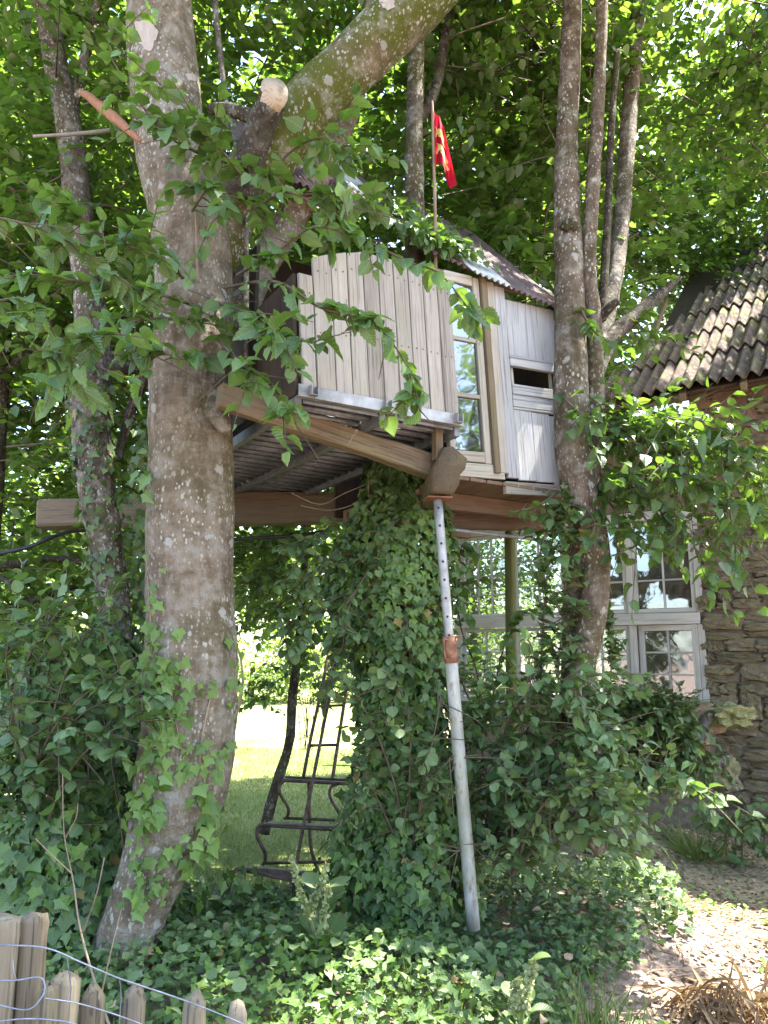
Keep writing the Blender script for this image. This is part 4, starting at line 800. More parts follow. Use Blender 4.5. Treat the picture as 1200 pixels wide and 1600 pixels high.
# ================================================================== flag on its pole
f0 = at(681, 440, 4.05); f1 = at(675, 158, 3.98); fl = thing('flag', 'red flag with gold beasts hanging limp from a thin pole on the hut roof', 'flag', f0)
tube('pole', [f0 - Z * .12, f0, (f0 + f1) / 2 + np.array([.004, 0, 0]), f1], [.011, .0105, .0095, .008], M['dry_twig'], fl, 14, 8)
tl, tr, br_, bl2 = [at(x, y, 3.98) for x, y in ((678, 172), (694, 190), (711, 292), (679, 250))]
def flagp(u, v):  # u across from the pole, v down
    p = tl * (1 - u) * (1 - v) + tr * u * (1 - v) + br_ * u * v + bl2 * (1 - u) * v
    return p + np.array([.10 * u * v * .1, .045 * math.sin(u * 9 + v * 1.5) * (.35 + .65 * v) + .03 * u, .012 * math.sin(u * 7) * v])
nu_, nv_ = 22, 30; V = [flagp(i / nu_, j / nv_) for j in range(nv_ + 1) for i in range(nu_ + 1)]; T = [(j * (nu_ + 1) + i, j * (nu_ + 1) + i + 1, (j + 1) * (nu_ + 1) + i + 1, (j + 1) * (nu_ + 1) + i) for j in range(nv_) for i in range(nu_)]
b = NB('flag_red'); M['flag_red'] = b.end(b.pbr((.42, .010, .030), .75, spec=.2)); tr_ = b.n('BsdfTranslucent'); tr_.inputs[0].default_value = (.5, .012, .035, 1); mm = b.n('MixShader'); mm.inputs[0].default_value = .35
b.l(b.p.outputs[0], mm.inputs[1]); b.l(tr_.outputs[0], mm.inputs[2]); b.l(mm.outputs[0], b.out.inputs['Surface'])
M['flag_gold'] = m_plain('flag_gold', (.62, .46, .10), (.78, .62, .22), .7, 0, 20, .1)
fo = place('cloth', mesh_np('cloth', np.array(V), np.array(T), M['flag_red'], smooth=True), None, fl)
beast = [(.05, .55), (.10, .30), (.02, .12), (.14, .18), (.22, .30), (.45, .26), (.62, .16), (.70, .02), (.84, .0), (.98, .14), (.96, .32), (.82, .38), (.90, .55), (1.0, .70), (.88, .74), (.76, .56), (.70, .74), (.74, .96), (.60, .98), (.58, .72), (.40, .62), (.34, .78), (.40, 1.0), (.24, 1.0), (.22, .74), (.10, .84), (.06, 1.0), (-.04, .96), (.02, .72)]
for (u0, v0, su, sv) in ((.12, .20, .72, .24), (.14, .52, .72, .26)):
    bm = bmesh.new(); vs = [bm.verts.new((x, y, 0)) for x, y in beast]; f_ = bm.faces.new(vs); bmesh.ops.triangulate(bm, faces=[f_])
    for _ in range(2): bmesh.ops.subdivide_edges(bm, edges=list(bm.edges), cuts=1, use_grid_fill=False); bmesh.ops.triangulate(bm, faces=list(bm.faces))
    for sgn in (1,):
        me = bpy.data.meshes.new('emblem')
        for v in bm.verts:
            p = flagp(u0 + v.co.x * su, v0 + v.co.y * sv); v.co = Vector(p + nrm(EYE - p) * .003)
        bm.to_mesh(me); me.materials.append(M['flag_gold']); place('emblem', me, None, fo)
    bm.free()

# ================================================================== old metal steps
ld = thing('metal_steps', 'rusty bent-tube metal steps and ladder leaning up behind the ivy column', 'steps', gpt(*at(400, 1400, 4.7)[:2]))
def lz(zx, zy): return 330 + zx / 3.2, 950 + zy / 3.2
def lp(zx, zy, Y): return at(*lz(zx, zy), Y)
def ltube(name, pts, r, n=20): return tube(name, [lp(*p) for p in pts], r * .88, M['ladder'], ld, n, 8)
ltube('hand_rail', [(395, 1500, 4.55), (440, 1200, 4.65), (500, 900, 4.75), (560, 600, 4.85), (598, 400, 4.92), (612, 200, 5.0), (625, 40, 5.05)], .0115, 40)
ltube('stringer', [(460, 850, 5.2), (500, 640, 5.3), (540, 460, 5.4), (580, 260, 5.5), (600, 120, 5.6)], .013); ltube('stringer', [(605, 860, 5.1), (630, 700, 5.2), (655, 540, 5.3), (680, 380, 5.4)], .013)
ltube('rung', [(537, 492, 5.38), (664, 486, 5.3)], .010, 4); ltube('rung', [(490, 688, 5.28), (634, 684, 5.2)], .011, 4); ltube('rung', [(565, 330, 5.46), (690, 320, 5.4)], .010, 4)
ltube('center_post', [(488, 860, 5.0), (492, 1080, 4.95), (500, 1200, 4.92), (532, 1310, 4.9)], .013)
def tread(c4, th=.012):
    V = [lp(*c) for c in c4]; V = np.array(V + [v - Z * th for v in V]); return place('tread', mesh_np('tread', V, [(0, 1, 2, 3), (7, 6, 5, 4), (0, 4, 5, 1), (1, 5, 6, 2), (2, 6, 7, 3), (3, 7, 4, 0)], M['ladder']), None, ld)
def tread_frame(front, back, n=3):
    (x0, y0, Y0), (x1, y1, Y1) = front; (x2, y2, Y2), (x3, y3, Y3) = back
    ltube('tread_bar', [front[0], front[1]], .011, 4); ltube('tread_bar', [back[0], back[1]], .010, 4)
    tread([(x0 + 8, y0 - 4, Y0), (x1 - 8, y1 - 4, Y1), (x3 * .45 + x1 * .55, y3 * .45 + y1 * .55 - 4, Y3 * .45 + Y1 * .55), (x2 * .45 + x0 * .55, y2 * .45 + y0 * .55 - 4, Y2 * .45 + Y0 * .55)])
tread_frame(((350, 862, 4.95), (700, 880, 4.88)), ((370, 846, 5.12), (700, 862, 5.05)))
tread_frame(((238, 1085, 4.72), (600, 1108, 4.66)), ((365, 1050, 4.98), (648, 1062, 4.9)))
tread_frame(((135, 1305, 4.52), (400, 1362, 4.46)), ((262, 1276, 4.75), (640, 1268, 4.7)))
ltube('bent_leg', [(372, 860, 4.95), (345, 885, 4.93), (345, 930, 4.9), (385, 1000, 4.92), (380, 1040, 4.95), (365, 1052, 4.97)], .011, 24)
ltube('bent_leg', [(640, 878, 4.9), (600, 895, 4.88), (595, 945, 4.86), (640, 1030, 4.86), (640, 1080, 4.8), (600, 1105, 4.68)], .011, 24)
ltube('bent_leg', [(262, 1080, 4.72), (232, 1100, 4.71), (232, 1150, 4.7), (268, 1220, 4.71), (268, 1265, 4.73), (258, 1280, 4.75)], .012, 24)
ltube('bent_leg', [(160, 1302, 4.52), (115, 1318, 4.5), (92, 1380, 4.48), (76, 1500, 4.45), (66, 1620, 4.42), (64, 1700, 4.42)], .013, 24)
ltube('bent_leg', [(400, 1362, 4.46), (400, 1450, 4.45), (410, 1600, 4.42), (412, 1690, 4.42)], .012, 14)

sap = thing('sapling', 'dark thin leaning tree stem behind the metal steps', 'tree', gpt(*at(417, 1292, 7.0)[:2]))
SPp = [(412, 1302, 6.9, .05), (428, 1240, 6.9, .046), (452, 1160, 6.9, .04), (456, 1100, 6.9, .042), (463, 1040, 6.9, .04), (470, 970, 6.9, .036), (476, 880, 7, .03), (480, 780, 7.1, .02)]
tube('trunk', *P3(SPp), M['bark_dark'], sap, 40, 10, bump=.14, fr=7)
g = Geo(); LL = []
for pth in [[(470, 980, 6.9), (430, 960, 6.7), (395, 950, 6.6), (370, 980, 6.5)], [(462, 1050, 6.9), (440, 1060, 6.8), (420, 1075, 6.75), (412, 1098, 6.7)], [(472, 960, 6.9), (500, 985, 6.8), (520, 1030, 6.7)], [(470, 940, 6.9), (440, 900, 6.6), (400, 890, 6.4), (372, 930, 6.3)], [(474, 900, 6.9), (450, 930, 6.5), (430, 960, 6.4)], [(478, 860, 7), (520, 900, 6.6), (540, 950, 6.4)], [(470, 1000, 6.9), (490, 1060, 6.8), (505, 1090, 6.8)], [(478, 850, 7), (420, 850, 6.6), (375, 870, 6.4)], [(478, 840, 7), (450, 860, 6.2), (400, 910, 6.0)]]:
    LL.append(spray([at(*p) for p in pth], g, .06, .06, .10, .05, (.12, .3), .007))
br = place('branch', g.mesh('branch', M['twig']), None, sap); foliage(br, cat(*LL), 'right', T_MID, [T_FINE], 150)
# torn wire net
net = Geo()
for k in range(9):
    a = k / 8
    net.tube([at(462 + 38 * a, 1088, 6.2), at(468 + 30 * a + 6 * math.sin(k), 1130, 6.22), at(470 + 16 * a, 1172, 6.25)], .0028, 8, 4)
for k in range(6):
    y = 1092 + 13 * k; net.tube([at(464, y, 6.2), at(480, y + 6 * (-1) ** k, 6.21), at(502 - 3 * k, y, 6.2)], .0028, 8, 4)
tag(place('wire_net', net.mesh('wire_net', M['ladder'])), 'torn scrap of wire netting hanging between dark sapling and metal steps', 'net')
hp = []
for k in range(15):
    a = -1.9 + k * 3.8 / 14; hp.append(at(354 + 25 * math.cos(a), 1062 - 68 * math.sin(a), 5.6))
tag(tube('garden_hose', hp, .0085, M['hose'], None, 40, 8)[0], 'tan hose loop hanging behind the right side of the thick trunk', 'hose')
tag(tube('cable', [at(-40, 872, 4.7), at(40, 856, 4.75), at(85, 838, 4.85), at(125, 829, 5.0), at(190, 832, 5.2), at(300, 848, 5.25), at(380, 842, 5.2), at(470, 836, 5.2), at(530, 826, 5.3)], .013, M['black'], None, 50, 8)[0], 'black cable sagging below the log beam from the left edge', 'cable')

# ================================================================== stone cottage with glazed lean-to
dr = nrm(np.array([.82, -.57, 0])); nw = nrm(np.array([-.57, -.82, 0])); Cc = at(1098, 1000, 7.5) * np.array([1, 1, 0])
def Wp(s, z, o=0): return Cc + dr * s + nw * o + Z * z
cot = thing('cottage', 'old stone cottage with a glazed timber front and tiled roof at the right', 'building', Wp(.6, 0))
def grid_wall(name, s0, s1, z0, z1, o, mat, parent, amp, fr=3.0, ns=40, nz=60, thick=.3):
    V = []; T = []
    for j in range(nz + 1):
        for i in range(ns + 1):
            s = s0 + (s1 - s0) * i / ns; z = z0 + (z1 - z0) * j / nz; q = Vector((s * fr, z * fr, o * 5)); V.append(Wp(s, z, o + amp * (mnoise.noise(q) + .5 * mnoise.noise(q * 2.3) + .3 * mnoise.noise(q * 6))))
    for j in range(nz):
        for i in range(ns): a = j * (ns + 1) + i; T.append((a, a + 1, a + ns + 2, a + ns + 1))
    m = len(V); V += [Wp(s0, z0, o - thick), Wp(s1, z0, o - thick), Wp(s1, z1, o - thick), Wp(s0, z1, o - thick)]; n1 = ns + 1
    for j in range(nz): T.append((j * n1, (j + 1) * n1, m + 3 if j == nz - 1 else m, m))
    T.append((m + 1, m, m + 3, m + 2)); T.append((nz * n1, nz * n1 + ns, m + 2, m + 3))
    return place(name, mesh_np(name, np.array(V), T, mat, smooth=False), None, parent)
wall = grid_wall('wall', 0, 2.6, -.1, 2.98, -.03, M['mortar'], cot, .02); grid_wall('clay_wall', .03, 2.6, 2.98, 4.22, -.02, M['clay'], cot, .07)
z = 0.0; rs = random.Random(3)
SM = [rock_mesh('stone', (1, 1, 1), M['stone'], i * 1.7, 3, .30, .93) for i in range(14)]
def lay(s, z, w, h):
    R0 = rs.gauss(0, .05); ax = dr * math.cos(R0) + Z * math.sin(R0); az = Z * math.cos(R0) - dr * math.sin(R0); yw = rs.gauss(0, .12)
    place('stone', SM[rs.randrange(14)], frame(Wp(s + w / 2, z + h / 2, -.07 + rs.uniform(-.03, .035)), ax * w * 1.0, nrm(-nw + dr * yw) * .2, az * h * 1.0), wall)
while z < 2.9:
    h = rs.choice((.07, .09, .11, .15, .19)) * rs.uniform(.85, 1.15); s = rs.uniform(-.03, .01)
    while s < 1.3:
        w = rs.uniform(.09, .44); jz = rs.uniform(-.012, .012); q = rs.random()
        if h > .12 and q < .55:
            f = rs.uniform(.3, .7); lay(s, z + jz, w, h * f - .005); lay(s + rs.uniform(-.01, .02), z + jz + h * f, w * rs.uniform(.8, 1.05), h * (1 - f) - .004)
        else: lay(s, z + jz, w, h * rs.uniform(.88, 1.06))
        s += w + rs.uniform(.004, .02)
    z += h + .007
for _ in range(70): lay(rs.uniform(.05, 1.2), rs.uniform(2.95, 4.05), rs.uniform(.08, .24), rs.uniform(.05, .11))
# fallen stones at the corner
def rock(name, label, px, py, Y, d, mat, seed, rot=0):
    p = at(px, py, Y); o = place(name, rock_mesh(name, d, M[mat], seed, 4, .5, .35), Matrix.Translation(Vector(p)) @ Matrix.Rotation(rot, 4, 'Z')); return tag(o, label, 'rock')
rock('boulder', 'large tan boulder at the foot of the glazed cottage front', 1066, 1135, 7.2, (.55, .4, .42), 'tan_stone', 3, .3)
rock('boulder', 'yellow lichened stone at the cottage corner', 1140, 1118, 7.0, (.36, .3, .17), 'lichen_stone', 5, .2)
rock('boulder', 'grey base stone under the yellow lichened stone', 1125, 1208, 7.0, (.26, .3, .30), 'stone', 9, .6)
tag(tube('drain_pipe', [at(1112, 1118, 7.0), at(1100, 1130, 6.9), at(1090, 1165, 6.8), at(1080, 1200, 6.75)], [.05, .055, .05, .045], M['pipe'], None, 20, 14)[0], 'dark reddish drain pipe bending down beside the tan boulder', 'pipe')
# glazed front: bays to the left of the stone corner
bayw = .66; zc = 1.93; zb = 1.12; zt = 2.92
def gbox(name, s0, s1, z0, z1, o, th, mat, parent, jit=.001): return obox(name, Wp((s0 + s1) / 2, (z0 + z1) / 2, o), nw, Z, dr, (th, z1 - z0, s1 - s0), mat, parent, .003, jit) if (s1 - s0) > (z1 - z0) else obox(name, Wp((s0 + s1) / 2, (z0 + z1) / 2, o), dr, nw, Z, (s1 - s0, th, z1 - z0), mat, parent, .003, jit)
gbox('transom', -bayw * 4 - .05, .0, zc - .055, zc + .055, .01, .09, M['white_paint'], cot); gbox('head_beam', -bayw * 4 - .05, .0, zt, zt + .09, .0, .09, M['white_paint'], cot); gbox('sill', -bayw * 4 - .05, .02, zb - .05, zb, .015, .12, M['white_paint'], cot)
for i in range(5): gbox('mullion', -bayw * i - .03, -bayw * i + .03, zb + .002, zc - .057, .0, .07, M['white_paint'], cot); gbox('mullion', -bayw * i - .03, -bayw * i + .03, zc + .057, zt - .002, .0, .07, M['white_paint'], cot)
def sash(s0, s1, z0, z1, cols, rows, o=0.0, fw=.04, swing=0.0):
    """one framed sash: frame pieces, glazing bars and single panes"""
    w = s1 - s0; hinge = Wp(s1, 0, o); ca, sa = math.cos(swing), math.sin(swing); dx = dr * ca - nw * sa; dn = nw * ca + dr * sa
    def pc(name, a, b, c, d, oo, th, mat, par):
        cen = hinge + dx * ((a + b) / 2 - w) + dn * oo + Z * ((c + d) / 2); long_h = (b - a) > (d - c)
        if long_h: return obox(name, cen, dn, Z, dx, (th, d - c, b - a), mat, par, .002)
        return obox(name, cen, dx, dn, Z, (b - a, th, d - c), mat, par, .002)
    r = pc('window', 0, fw, z0, z1, 0, .035, M['white_paint'], cot); pc('frame', w - fw, w, z0, z1, 0, .035, M['white_paint'], r); pc('frame', fw, w - fw, z0, z0 + fw, 0, .033, M['white_paint'], r); pc('frame', fw, w - fw, z1 - fw, z1, 0, .033, M['white_paint'], r)
    xs = np.linspace(fw, w - fw, cols + 1); zs_ = np.linspace(z0 + fw, z1 - fw, rows + 1)
    for x in xs[1:-1]: pc('glazing_bar', x - .009, x + .009, z0 + fw, z1 - fw, 0, .024, M['white_paint'], r)
    for q in zs_[1:-1]: pc('glazing_bar', fw, w - fw, q - .009, q + .009, .0015, .022, M['white_paint'], r)
    for i in range(cols):
        for j in range(rows): pc('pane', xs[i] + .004, xs[i + 1] - .004, zs_[j] + .004, zs_[j + 1] - .004, -.004 + random.uniform(-.001, .001), .003, M['glass'], r)
    return r
for i in range(4):
    a = -bayw * (i + 1) + .033; b2 = -bayw * i - .033
    sash(a, b2, zc + .06, zt - .004, 3 if i == 3 else 2, 4 if i == 3 else 3, -.004)
    sash(a, b2, zb + .004, zc - .06, 2, 3, -.004 if i else .03, .04 if i else .055, 0.0 if i else -.16)
obox('plinth', Wp(-bayw * 2, (zb - .05) / 2 - .02, -.12), dr, nw, Z, (bayw * 4 + .1, .3, zb - .03), M['mortar'], cot, .01)
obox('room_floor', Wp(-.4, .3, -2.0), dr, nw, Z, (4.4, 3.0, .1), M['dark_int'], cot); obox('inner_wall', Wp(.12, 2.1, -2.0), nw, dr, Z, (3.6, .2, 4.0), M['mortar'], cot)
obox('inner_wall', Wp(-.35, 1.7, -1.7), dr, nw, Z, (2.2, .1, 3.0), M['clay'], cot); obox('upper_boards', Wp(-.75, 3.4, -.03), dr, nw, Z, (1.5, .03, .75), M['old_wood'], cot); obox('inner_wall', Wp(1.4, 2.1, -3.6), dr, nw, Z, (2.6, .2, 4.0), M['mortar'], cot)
for s in (-bayw * 4, -bayw * 2): obox('roof_post', Wp(s, 3.6, .0), dr, nw, Z, (.08, .08, 1.2), M['old_wood'], cot)
# roof of curved tiles
ro = .36; re = 4.14; tanr = .84; rsl = nrm(-nw + Z * tanr); rnn = np.cross(dr, rsl)
obox('wall_plate', Wp(.5, 4.2, -.05), nw, Z, dr, (.14, .12, 5.2), M['old_wood'], cot)
decking = obox('roof', Wp(.95, re - .04, ro) + rsl * 2.75 - rnn * .05, dr, rnn, rsl, (2.9, .025, 5.4), M['dark_wood'], cot, .003)
def tile_mesh():
    V = []; T = []; n = 14; w = .125; L0 = .86
    for y in (0, .03, .5, 1):
        for i in range(n + 1):
            x = -w / 2 + w * i / n; V.append((x * (1.0 if y < .6 else .97), (y - .5) * L0, .030 * -math.cos(2 * math.pi * i / n)))
    for r in range(3):
        for i in range(n): a = r * (n + 1) + i; T.append((a, a + 1, a + n + 2, a + n + 1))
    V = np.array(V); m = len(V); V = np.vstack([V, V - np.array([0, 0, .012])]); T = np.array(T); ed = [(i, i + m, i + 1 + m, i + 1) for i in range(n)]
    return mesh_np('roof_tile', V, np.vstack([T, T[:, ::-1] + m, np.array(ed)]), M['tile'], smooth=True)
TMs = tile_mesh(); rs = random.Random(5)
for r in range(7):
    dy = rs.uniform(-.04, .04)
    for c in range(26):
        s = -.78 + c * .122; up_ = r * .76
        if s < -.80 + up_ * .27 or s > 2.3: continue
        p = Wp(s, re, ro) + rsl * (up_ + .38 + dy + rs.uniform(-.02, .02)) + rnn * (.01 + rs.uniform(-.005, .006)); tl_ = rs.uniform(-.006, .006)
        yax = nrm(rsl - rnn * .035 + dr * tl_); xax = nrm(dr + rnn * rs.uniform(-.03, .03)); zax = np.cross(xax, yax); place('roof_tile', TMs, frame(p, xax, yax, zax), decking)
for k in range(6): bar('rafter', Wp(-.5 + k * .55, re - .10, ro - .02), Wp(-.7 + k * .55, re - .10, ro - .02) + rsl * 3.6, .06, .08, M['old_wood'], cot)
tag(tube('hanging_lamp', [at(1060, 618, 7.4), at(1061, 612, 7.4), at(1062, 606, 7.4), at(1062, 600, 7.4), at(1062, 590, 7.4)], [.10, .085, .03, .012, .008], M['black'], None, 14, 18)[0], 'round black lamp shade hanging under the cottage eave', 'lamp')

# ================================================================== picket fence in the corner
fc = thing('picket_fence', 'weathered split-picket fence with sagging blue-grey wire at bottom left', 'fence', (at(60, 1600, 1.95)[0], 1.95, 0))
def picket(px, py, Y, wpx, tipd, sd):
    t = at(px, py, Y); w = wpx * Y / F; h = t[2] + .02; rs = random.Random(sd); V = []; T = []; th = w * .42
    prof_ = [(0, 1), (.5, 1.0), (.8, .98), (1 - tipd / h, .97), (1 - tipd * .35 / h, .72), (1, .34)] if tipd else [(0, 1), (.4, 1), (.75, .99), (.95, .98), (.985, .97), (1, .96)]
    for j, (f, ww) in enumerate(prof_):
        lean = .02 * rs.uniform(-1, 1)
        for k in range(8):
            a = k * math.pi / 4 + .39; V.append((math.copysign(abs(math.cos(a)) ** .3, math.cos(a)) * w / 2 * ww * rs.uniform(.95, 1.04) + .004 * rs.uniform(-1, 1), math.copysign(abs(math.sin(a)) ** .3, math.sin(a)) * th * ww, f * h + (.008 * rs.uniform(-1, 1) if j else 0)))
    for j in range(5):
        for k in range(8): a = j * 8 + k; b2 = j * 8 + (k + 1) % 8; T += [(a, b2, b2 + 8), (a, b2 + 8, a + 8)]
    V.append((0, 0, h + .004)); T += [(40 + k, 40 + (k + 1) % 8, 48) for k in range(8)]
    Mm = Matrix.Translation(Vector((t[0], Y, -.02))) @ Matrix.Rotation(rs.uniform(-.025, .025), 4, 'Y'); return place('picket', mesh_np('picket', V, T, M['fence']), Mm, fc)
po = picket(14, 1433, 1.86, 40, 0, 1); po.name = 'post'; po2 = picket(54, 1431, 1.88, 34, 0, 2); po2.name = 'post'
for i, (px, py, Y, w, td) in enumerate(((99, 1522, 1.93, 38, .02), (156, 1541, 1.97, 33, .03), (215, 1540, 2.02, 30, .035), (305, 1551, 2.08, 32, .03), (368, 1563, 2.14, 30, .04), (66, 1535, 1.84, 24, .02), (440, 1612, 2.2, 30, .04), (-40, 1500, 1.85, 40, .03))): picket(px, py, Y, w, td, 10 + i)
for q, r in (([(-40, 1476, 1.80), (20, 1477, 1.80), (75, 1482, 1.81), (130, 1505, 1.84), (190, 1530, 1.90), (285, 1562, 2.0), (380, 1600, 2.1), (460, 1640, 2.2)], .0028), ([(-40, 1530, 1.79), (20, 1532, 1.79), (60, 1527, 1.8), (70, 1540, 1.8), (64, 1560, 1.79), (40, 1578, 1.79), (-20, 1565, 1.79)], .0026), ([(104, 1492, 1.83), (107, 1515, 1.84), (110, 1540, 1.87), (104, 1570, 1.86)], .002), ([(187, 1530, 1.90), (189, 1560, 1.93), (186, 1600, 1.95)], .002), ([(70, 1560, 1.8), (130, 1570, 1.85), (220, 1600, 1.95), (300, 1640, 2.05)], .0024), ([(-30, 1600, 1.78), (40, 1592, 1.79), (110, 1598, 1.84), (160, 1620, 1.9)], .0026), ([(20, 1500, 1.79), (22, 1520, 1.785), (26, 1532, 1.79)], .002)):
    tube('wire', [at(*p) for p in q], r * .62, M['wire'], fc, 40, 6)
# dry stems standing by the fence
ds = thing('dry_stem', 'pale dead branching stem standing behind the fence post', 'dead stem', gpt(*at(180, 1600, 2.5)[:2]))
for q in ([(190, 1660, 2.3), (150, 1540, 2.5), (125, 1450, 2.65), (115, 1380, 2.75), (100, 1300, 2.85), (98, 1210, 2.9)], [(128, 1460, 2.65), (150, 1400, 2.6), (163, 1340, 2.6)], [(112, 1365, 2.76), (80, 1335, 2.7), (55, 1310, 2.66)], [(102, 1310, 2.84), (118, 1280, 2.8), (122, 1255, 2.8)], [(158, 1555, 2.48), (175, 1480, 2.5), (190, 1420, 2.55)]):
    tube('stem', [at(*p) for p in q], np.linspace(.0042 if len(q) > 4 else .0025, .0012, len(q)), M['dry_twig'], ds, 26, 6)

# ================================================================== ivy and undergrowth
def band(n, x0, x1, y0, y1): return rng.uniform(x0, x1, n), rng.uniform(y0, y1, n)
def ivy_mask(x, y): # ivy carpet edge: bare litter to the right and towards the cottage
    e = np.where(y < 5.5, .80 + .56 * (y - 3.3), 1.2) + .14 * np.sin(y * 3.1 + .4) + .09 * np.sin(y * 7.1 + x * 5) - .5 * np.clip(2.8 - y, 0, 1.2); return (x < e) & ~((x > -1.15) & (x < -.1) & (y > 4.75)) & (y < 5.9 - .6 * (x < -1))
x, y = band(62000, -2.6, 2.3, 1.7, 6.2); ok = ivy_mask(x, y) & (rng.random(len(x)) < np.clip(1.25 - .13 * y, .3, 1)); x = x[ok]; y = y[ok]; n = len(x)
lump = .5 + .5 * field(np.c_[x, y, x * 0], 2.4, 1); zz_ = gh(x, y) + .02 + rng.random(n) ** .7 * (.06 + .16 * lump)
P = np.c_[x, y, zz_]; D = np.c_[rng.normal(size=(n, 2)), -.35 + .4 * rng.normal(size=n)] + np.array([0, -.35, 0]); N = np.c_[.42 * rng.normal(size=(n, 2)), np.ones(n)] + np.array([.0, -.35, 0])
fr = field(P, 1.6, 5) + .5 * rng.normal(size=n) > .5
tag(place('ground_ivy', scatter('ground_ivy', T_IVY, P[~fr], D[~fr], N[~fr], rng.uniform(.02, .056, (~fr).sum()), M['leaf_ivy'])), 'dark green ivy carpeting the bank below the hut', 'ivy', kind='stuff')
tag(place('ground_ivy', scatter('ground_ivy', T_IVY, P[fr], D[fr], N[fr], rng.uniform(.02, .052, fr.sum()), M['leaf_ivy_fresh'])), 'bright young ivy shoots scattered through the dark ivy bank', 'ivy', kind='stuff')
n = 2600; x, y = band(n, -2.2, 1.9, 2.2, 5.6); ok = ivy_mask(x, y) & (field(np.c_[x, y, 0 * x], 2.7, 21) > .12); x = x[ok]; y = y[ok]; n = len(x)
tag(place('ground_weeds', scatter('ground_weeds', T_MIDR, np.c_[x, y, gh(x, y) + .10 + .14 * rng.random(n)], np.c_[rng.normal(size=(n, 2)), .1 * np.ones(n)], np.c_[.45 * rng.normal(size=n), -.3 + .45 * rng.normal(size=n), np.ones(n)], rng.uniform(.025, .06, n), M['leaf_pale'])), 'pale round-leaved weeds growing through the ivy bank', 'weeds', kind='stuff')
n = 130; x, y = band(n, -2.2, 1.9, 2.2, 5.6); ok = ivy_mask(x, y); x = x[ok]; y = y[ok]; n = len(x)
tag(place('fallen_leaves', scatter('fallen_leaves', T_MID, np.c_[x, y, gh(x, y) + .10 + .12 * rng.random(n)], np.c_[rng.normal(size=(n, 2)), .1 * np.ones(n)], np.c_[.45 * rng.normal(size=n), -.3 + .45 * rng.normal(size=n), np.ones(n)], rng.uniform(.03, .06, n), M['dead_leaf'])), 'brown fallen leaves caught on top of the ivy', 'fallen leaves', kind='stuff')
# ivy mound swallowing the foot of the slim tree
mv = thing('climbing_ivy', 'big ivy mound swallowing the foot of the slim grey tree', 'ivy', gpt(-1.8, 4.0))
n = 7500; a = rng.uniform(-math.pi, 0, n) + .2 * rng.normal(size=n); f = rng.random(n) ** .8; c = np.array([-1.62, 4.25]); R0 = (1.0 - f ** 1.6 * .80) * (1 + .18 * np.sin(a * 5 + f * 6)); rad = 1 - .22 * rng.random(n) ** 2
P = np.c_[c[0] + np.cos(a) * R0 * rad * 1.0 - .1 * (1 - f), c[1] + np.sin(a) * R0 * rad * .72, .05 + f * 1.65]; ok = ~((P[:, 0] > -1.1) & (P[:, 2] > .5)); P = P[ok]; a = a[ok]; f = f[ok]; n = len(P)
dirs = np.c_[np.cos(a), np.sin(a), .6 + 0 * a]; L = [P, np.c_[.4 * rng.normal(size=(n, 2)), -np.ones(n)] + .35 * dirs + .25 * rng.normal(size=(n, 3)), dirs + .4 * rng.normal(size=(n, 3)), rng.uniform(.045, .088, n)]
foliage(mv, L, 'ivy', T_IVY, T_IVY, 300)
o = rng.permutation(len(L[0]))[:1100]; place('foliage', scatter('foliage', T_IVY, L[0][o] + nrm(dirs[o]) * .03, L[1][o], L[2][o] + np.array([0, 0, .5]), L[3][o] * .85, M['leaf_ivy_fresh']), None, mv)['kind'] = 'stuff'  # paler leaf colour scattered on top stands in for light on the mound
P, Nn = surf_pts(smp_slim, 260, -.2, .12, .45, (0, -1, 0)); P = P + Nn * .02; n = len(P); sel = rng.random(n) < .8
L = [P, np.c_[.5 * rng.normal(size=(n, 2)), -np.ones(n)], Nn + .3 * rng.normal(size=(n, 3)), rng.uniform(.04, .07, n)]; place('foliage', scatter('foliage', T_IVY, *L, M['leaf_ivy']), None, mv)['kind'] = 'stuff'
for k in range(8): tube('vine_stem', [gpt(-2.3 + k * .17, 3.7), np.array([-2.2 + k * .14, 3.8, .8]), np.array([-1.95 + k * .07, 4.0, 1.5])], [.009, .007, .003], M['twig'], mv, 14, 5)
# dark ivy between the two trunks
di = thing('climbing_ivy', 'shaded dark ivy filling the gap between the slim and thick trunks', 'ivy', gpt(-1.35, 4.6))
tube('vine_stem', [gpt(-1.32, 4.75), np.array([-1.36, 4.75, 1.3]), np.array([-1.42, 4.75, 2.9])], [.06, .05, .03], M['bark_dark'], di, 24, 10, bump=.2)
n = 1800; L = [np.c_[-1.36 + .12 * rng.normal(size=n), 4.72 + .1 * rng.normal(size=n), rng.uniform(.3, 3.0, n)], np.c_[.5 * rng.normal(size=(n, 2)), -np.ones(n)], np.c_[.5 * rng.normal(size=n), -1 + .3 * rng.normal(size=n), .5 * np.ones(n)], rng.uniform(.04, .07, n)]
foliage(di, L, 'ivy', T_IVY, T_IVY, 60)
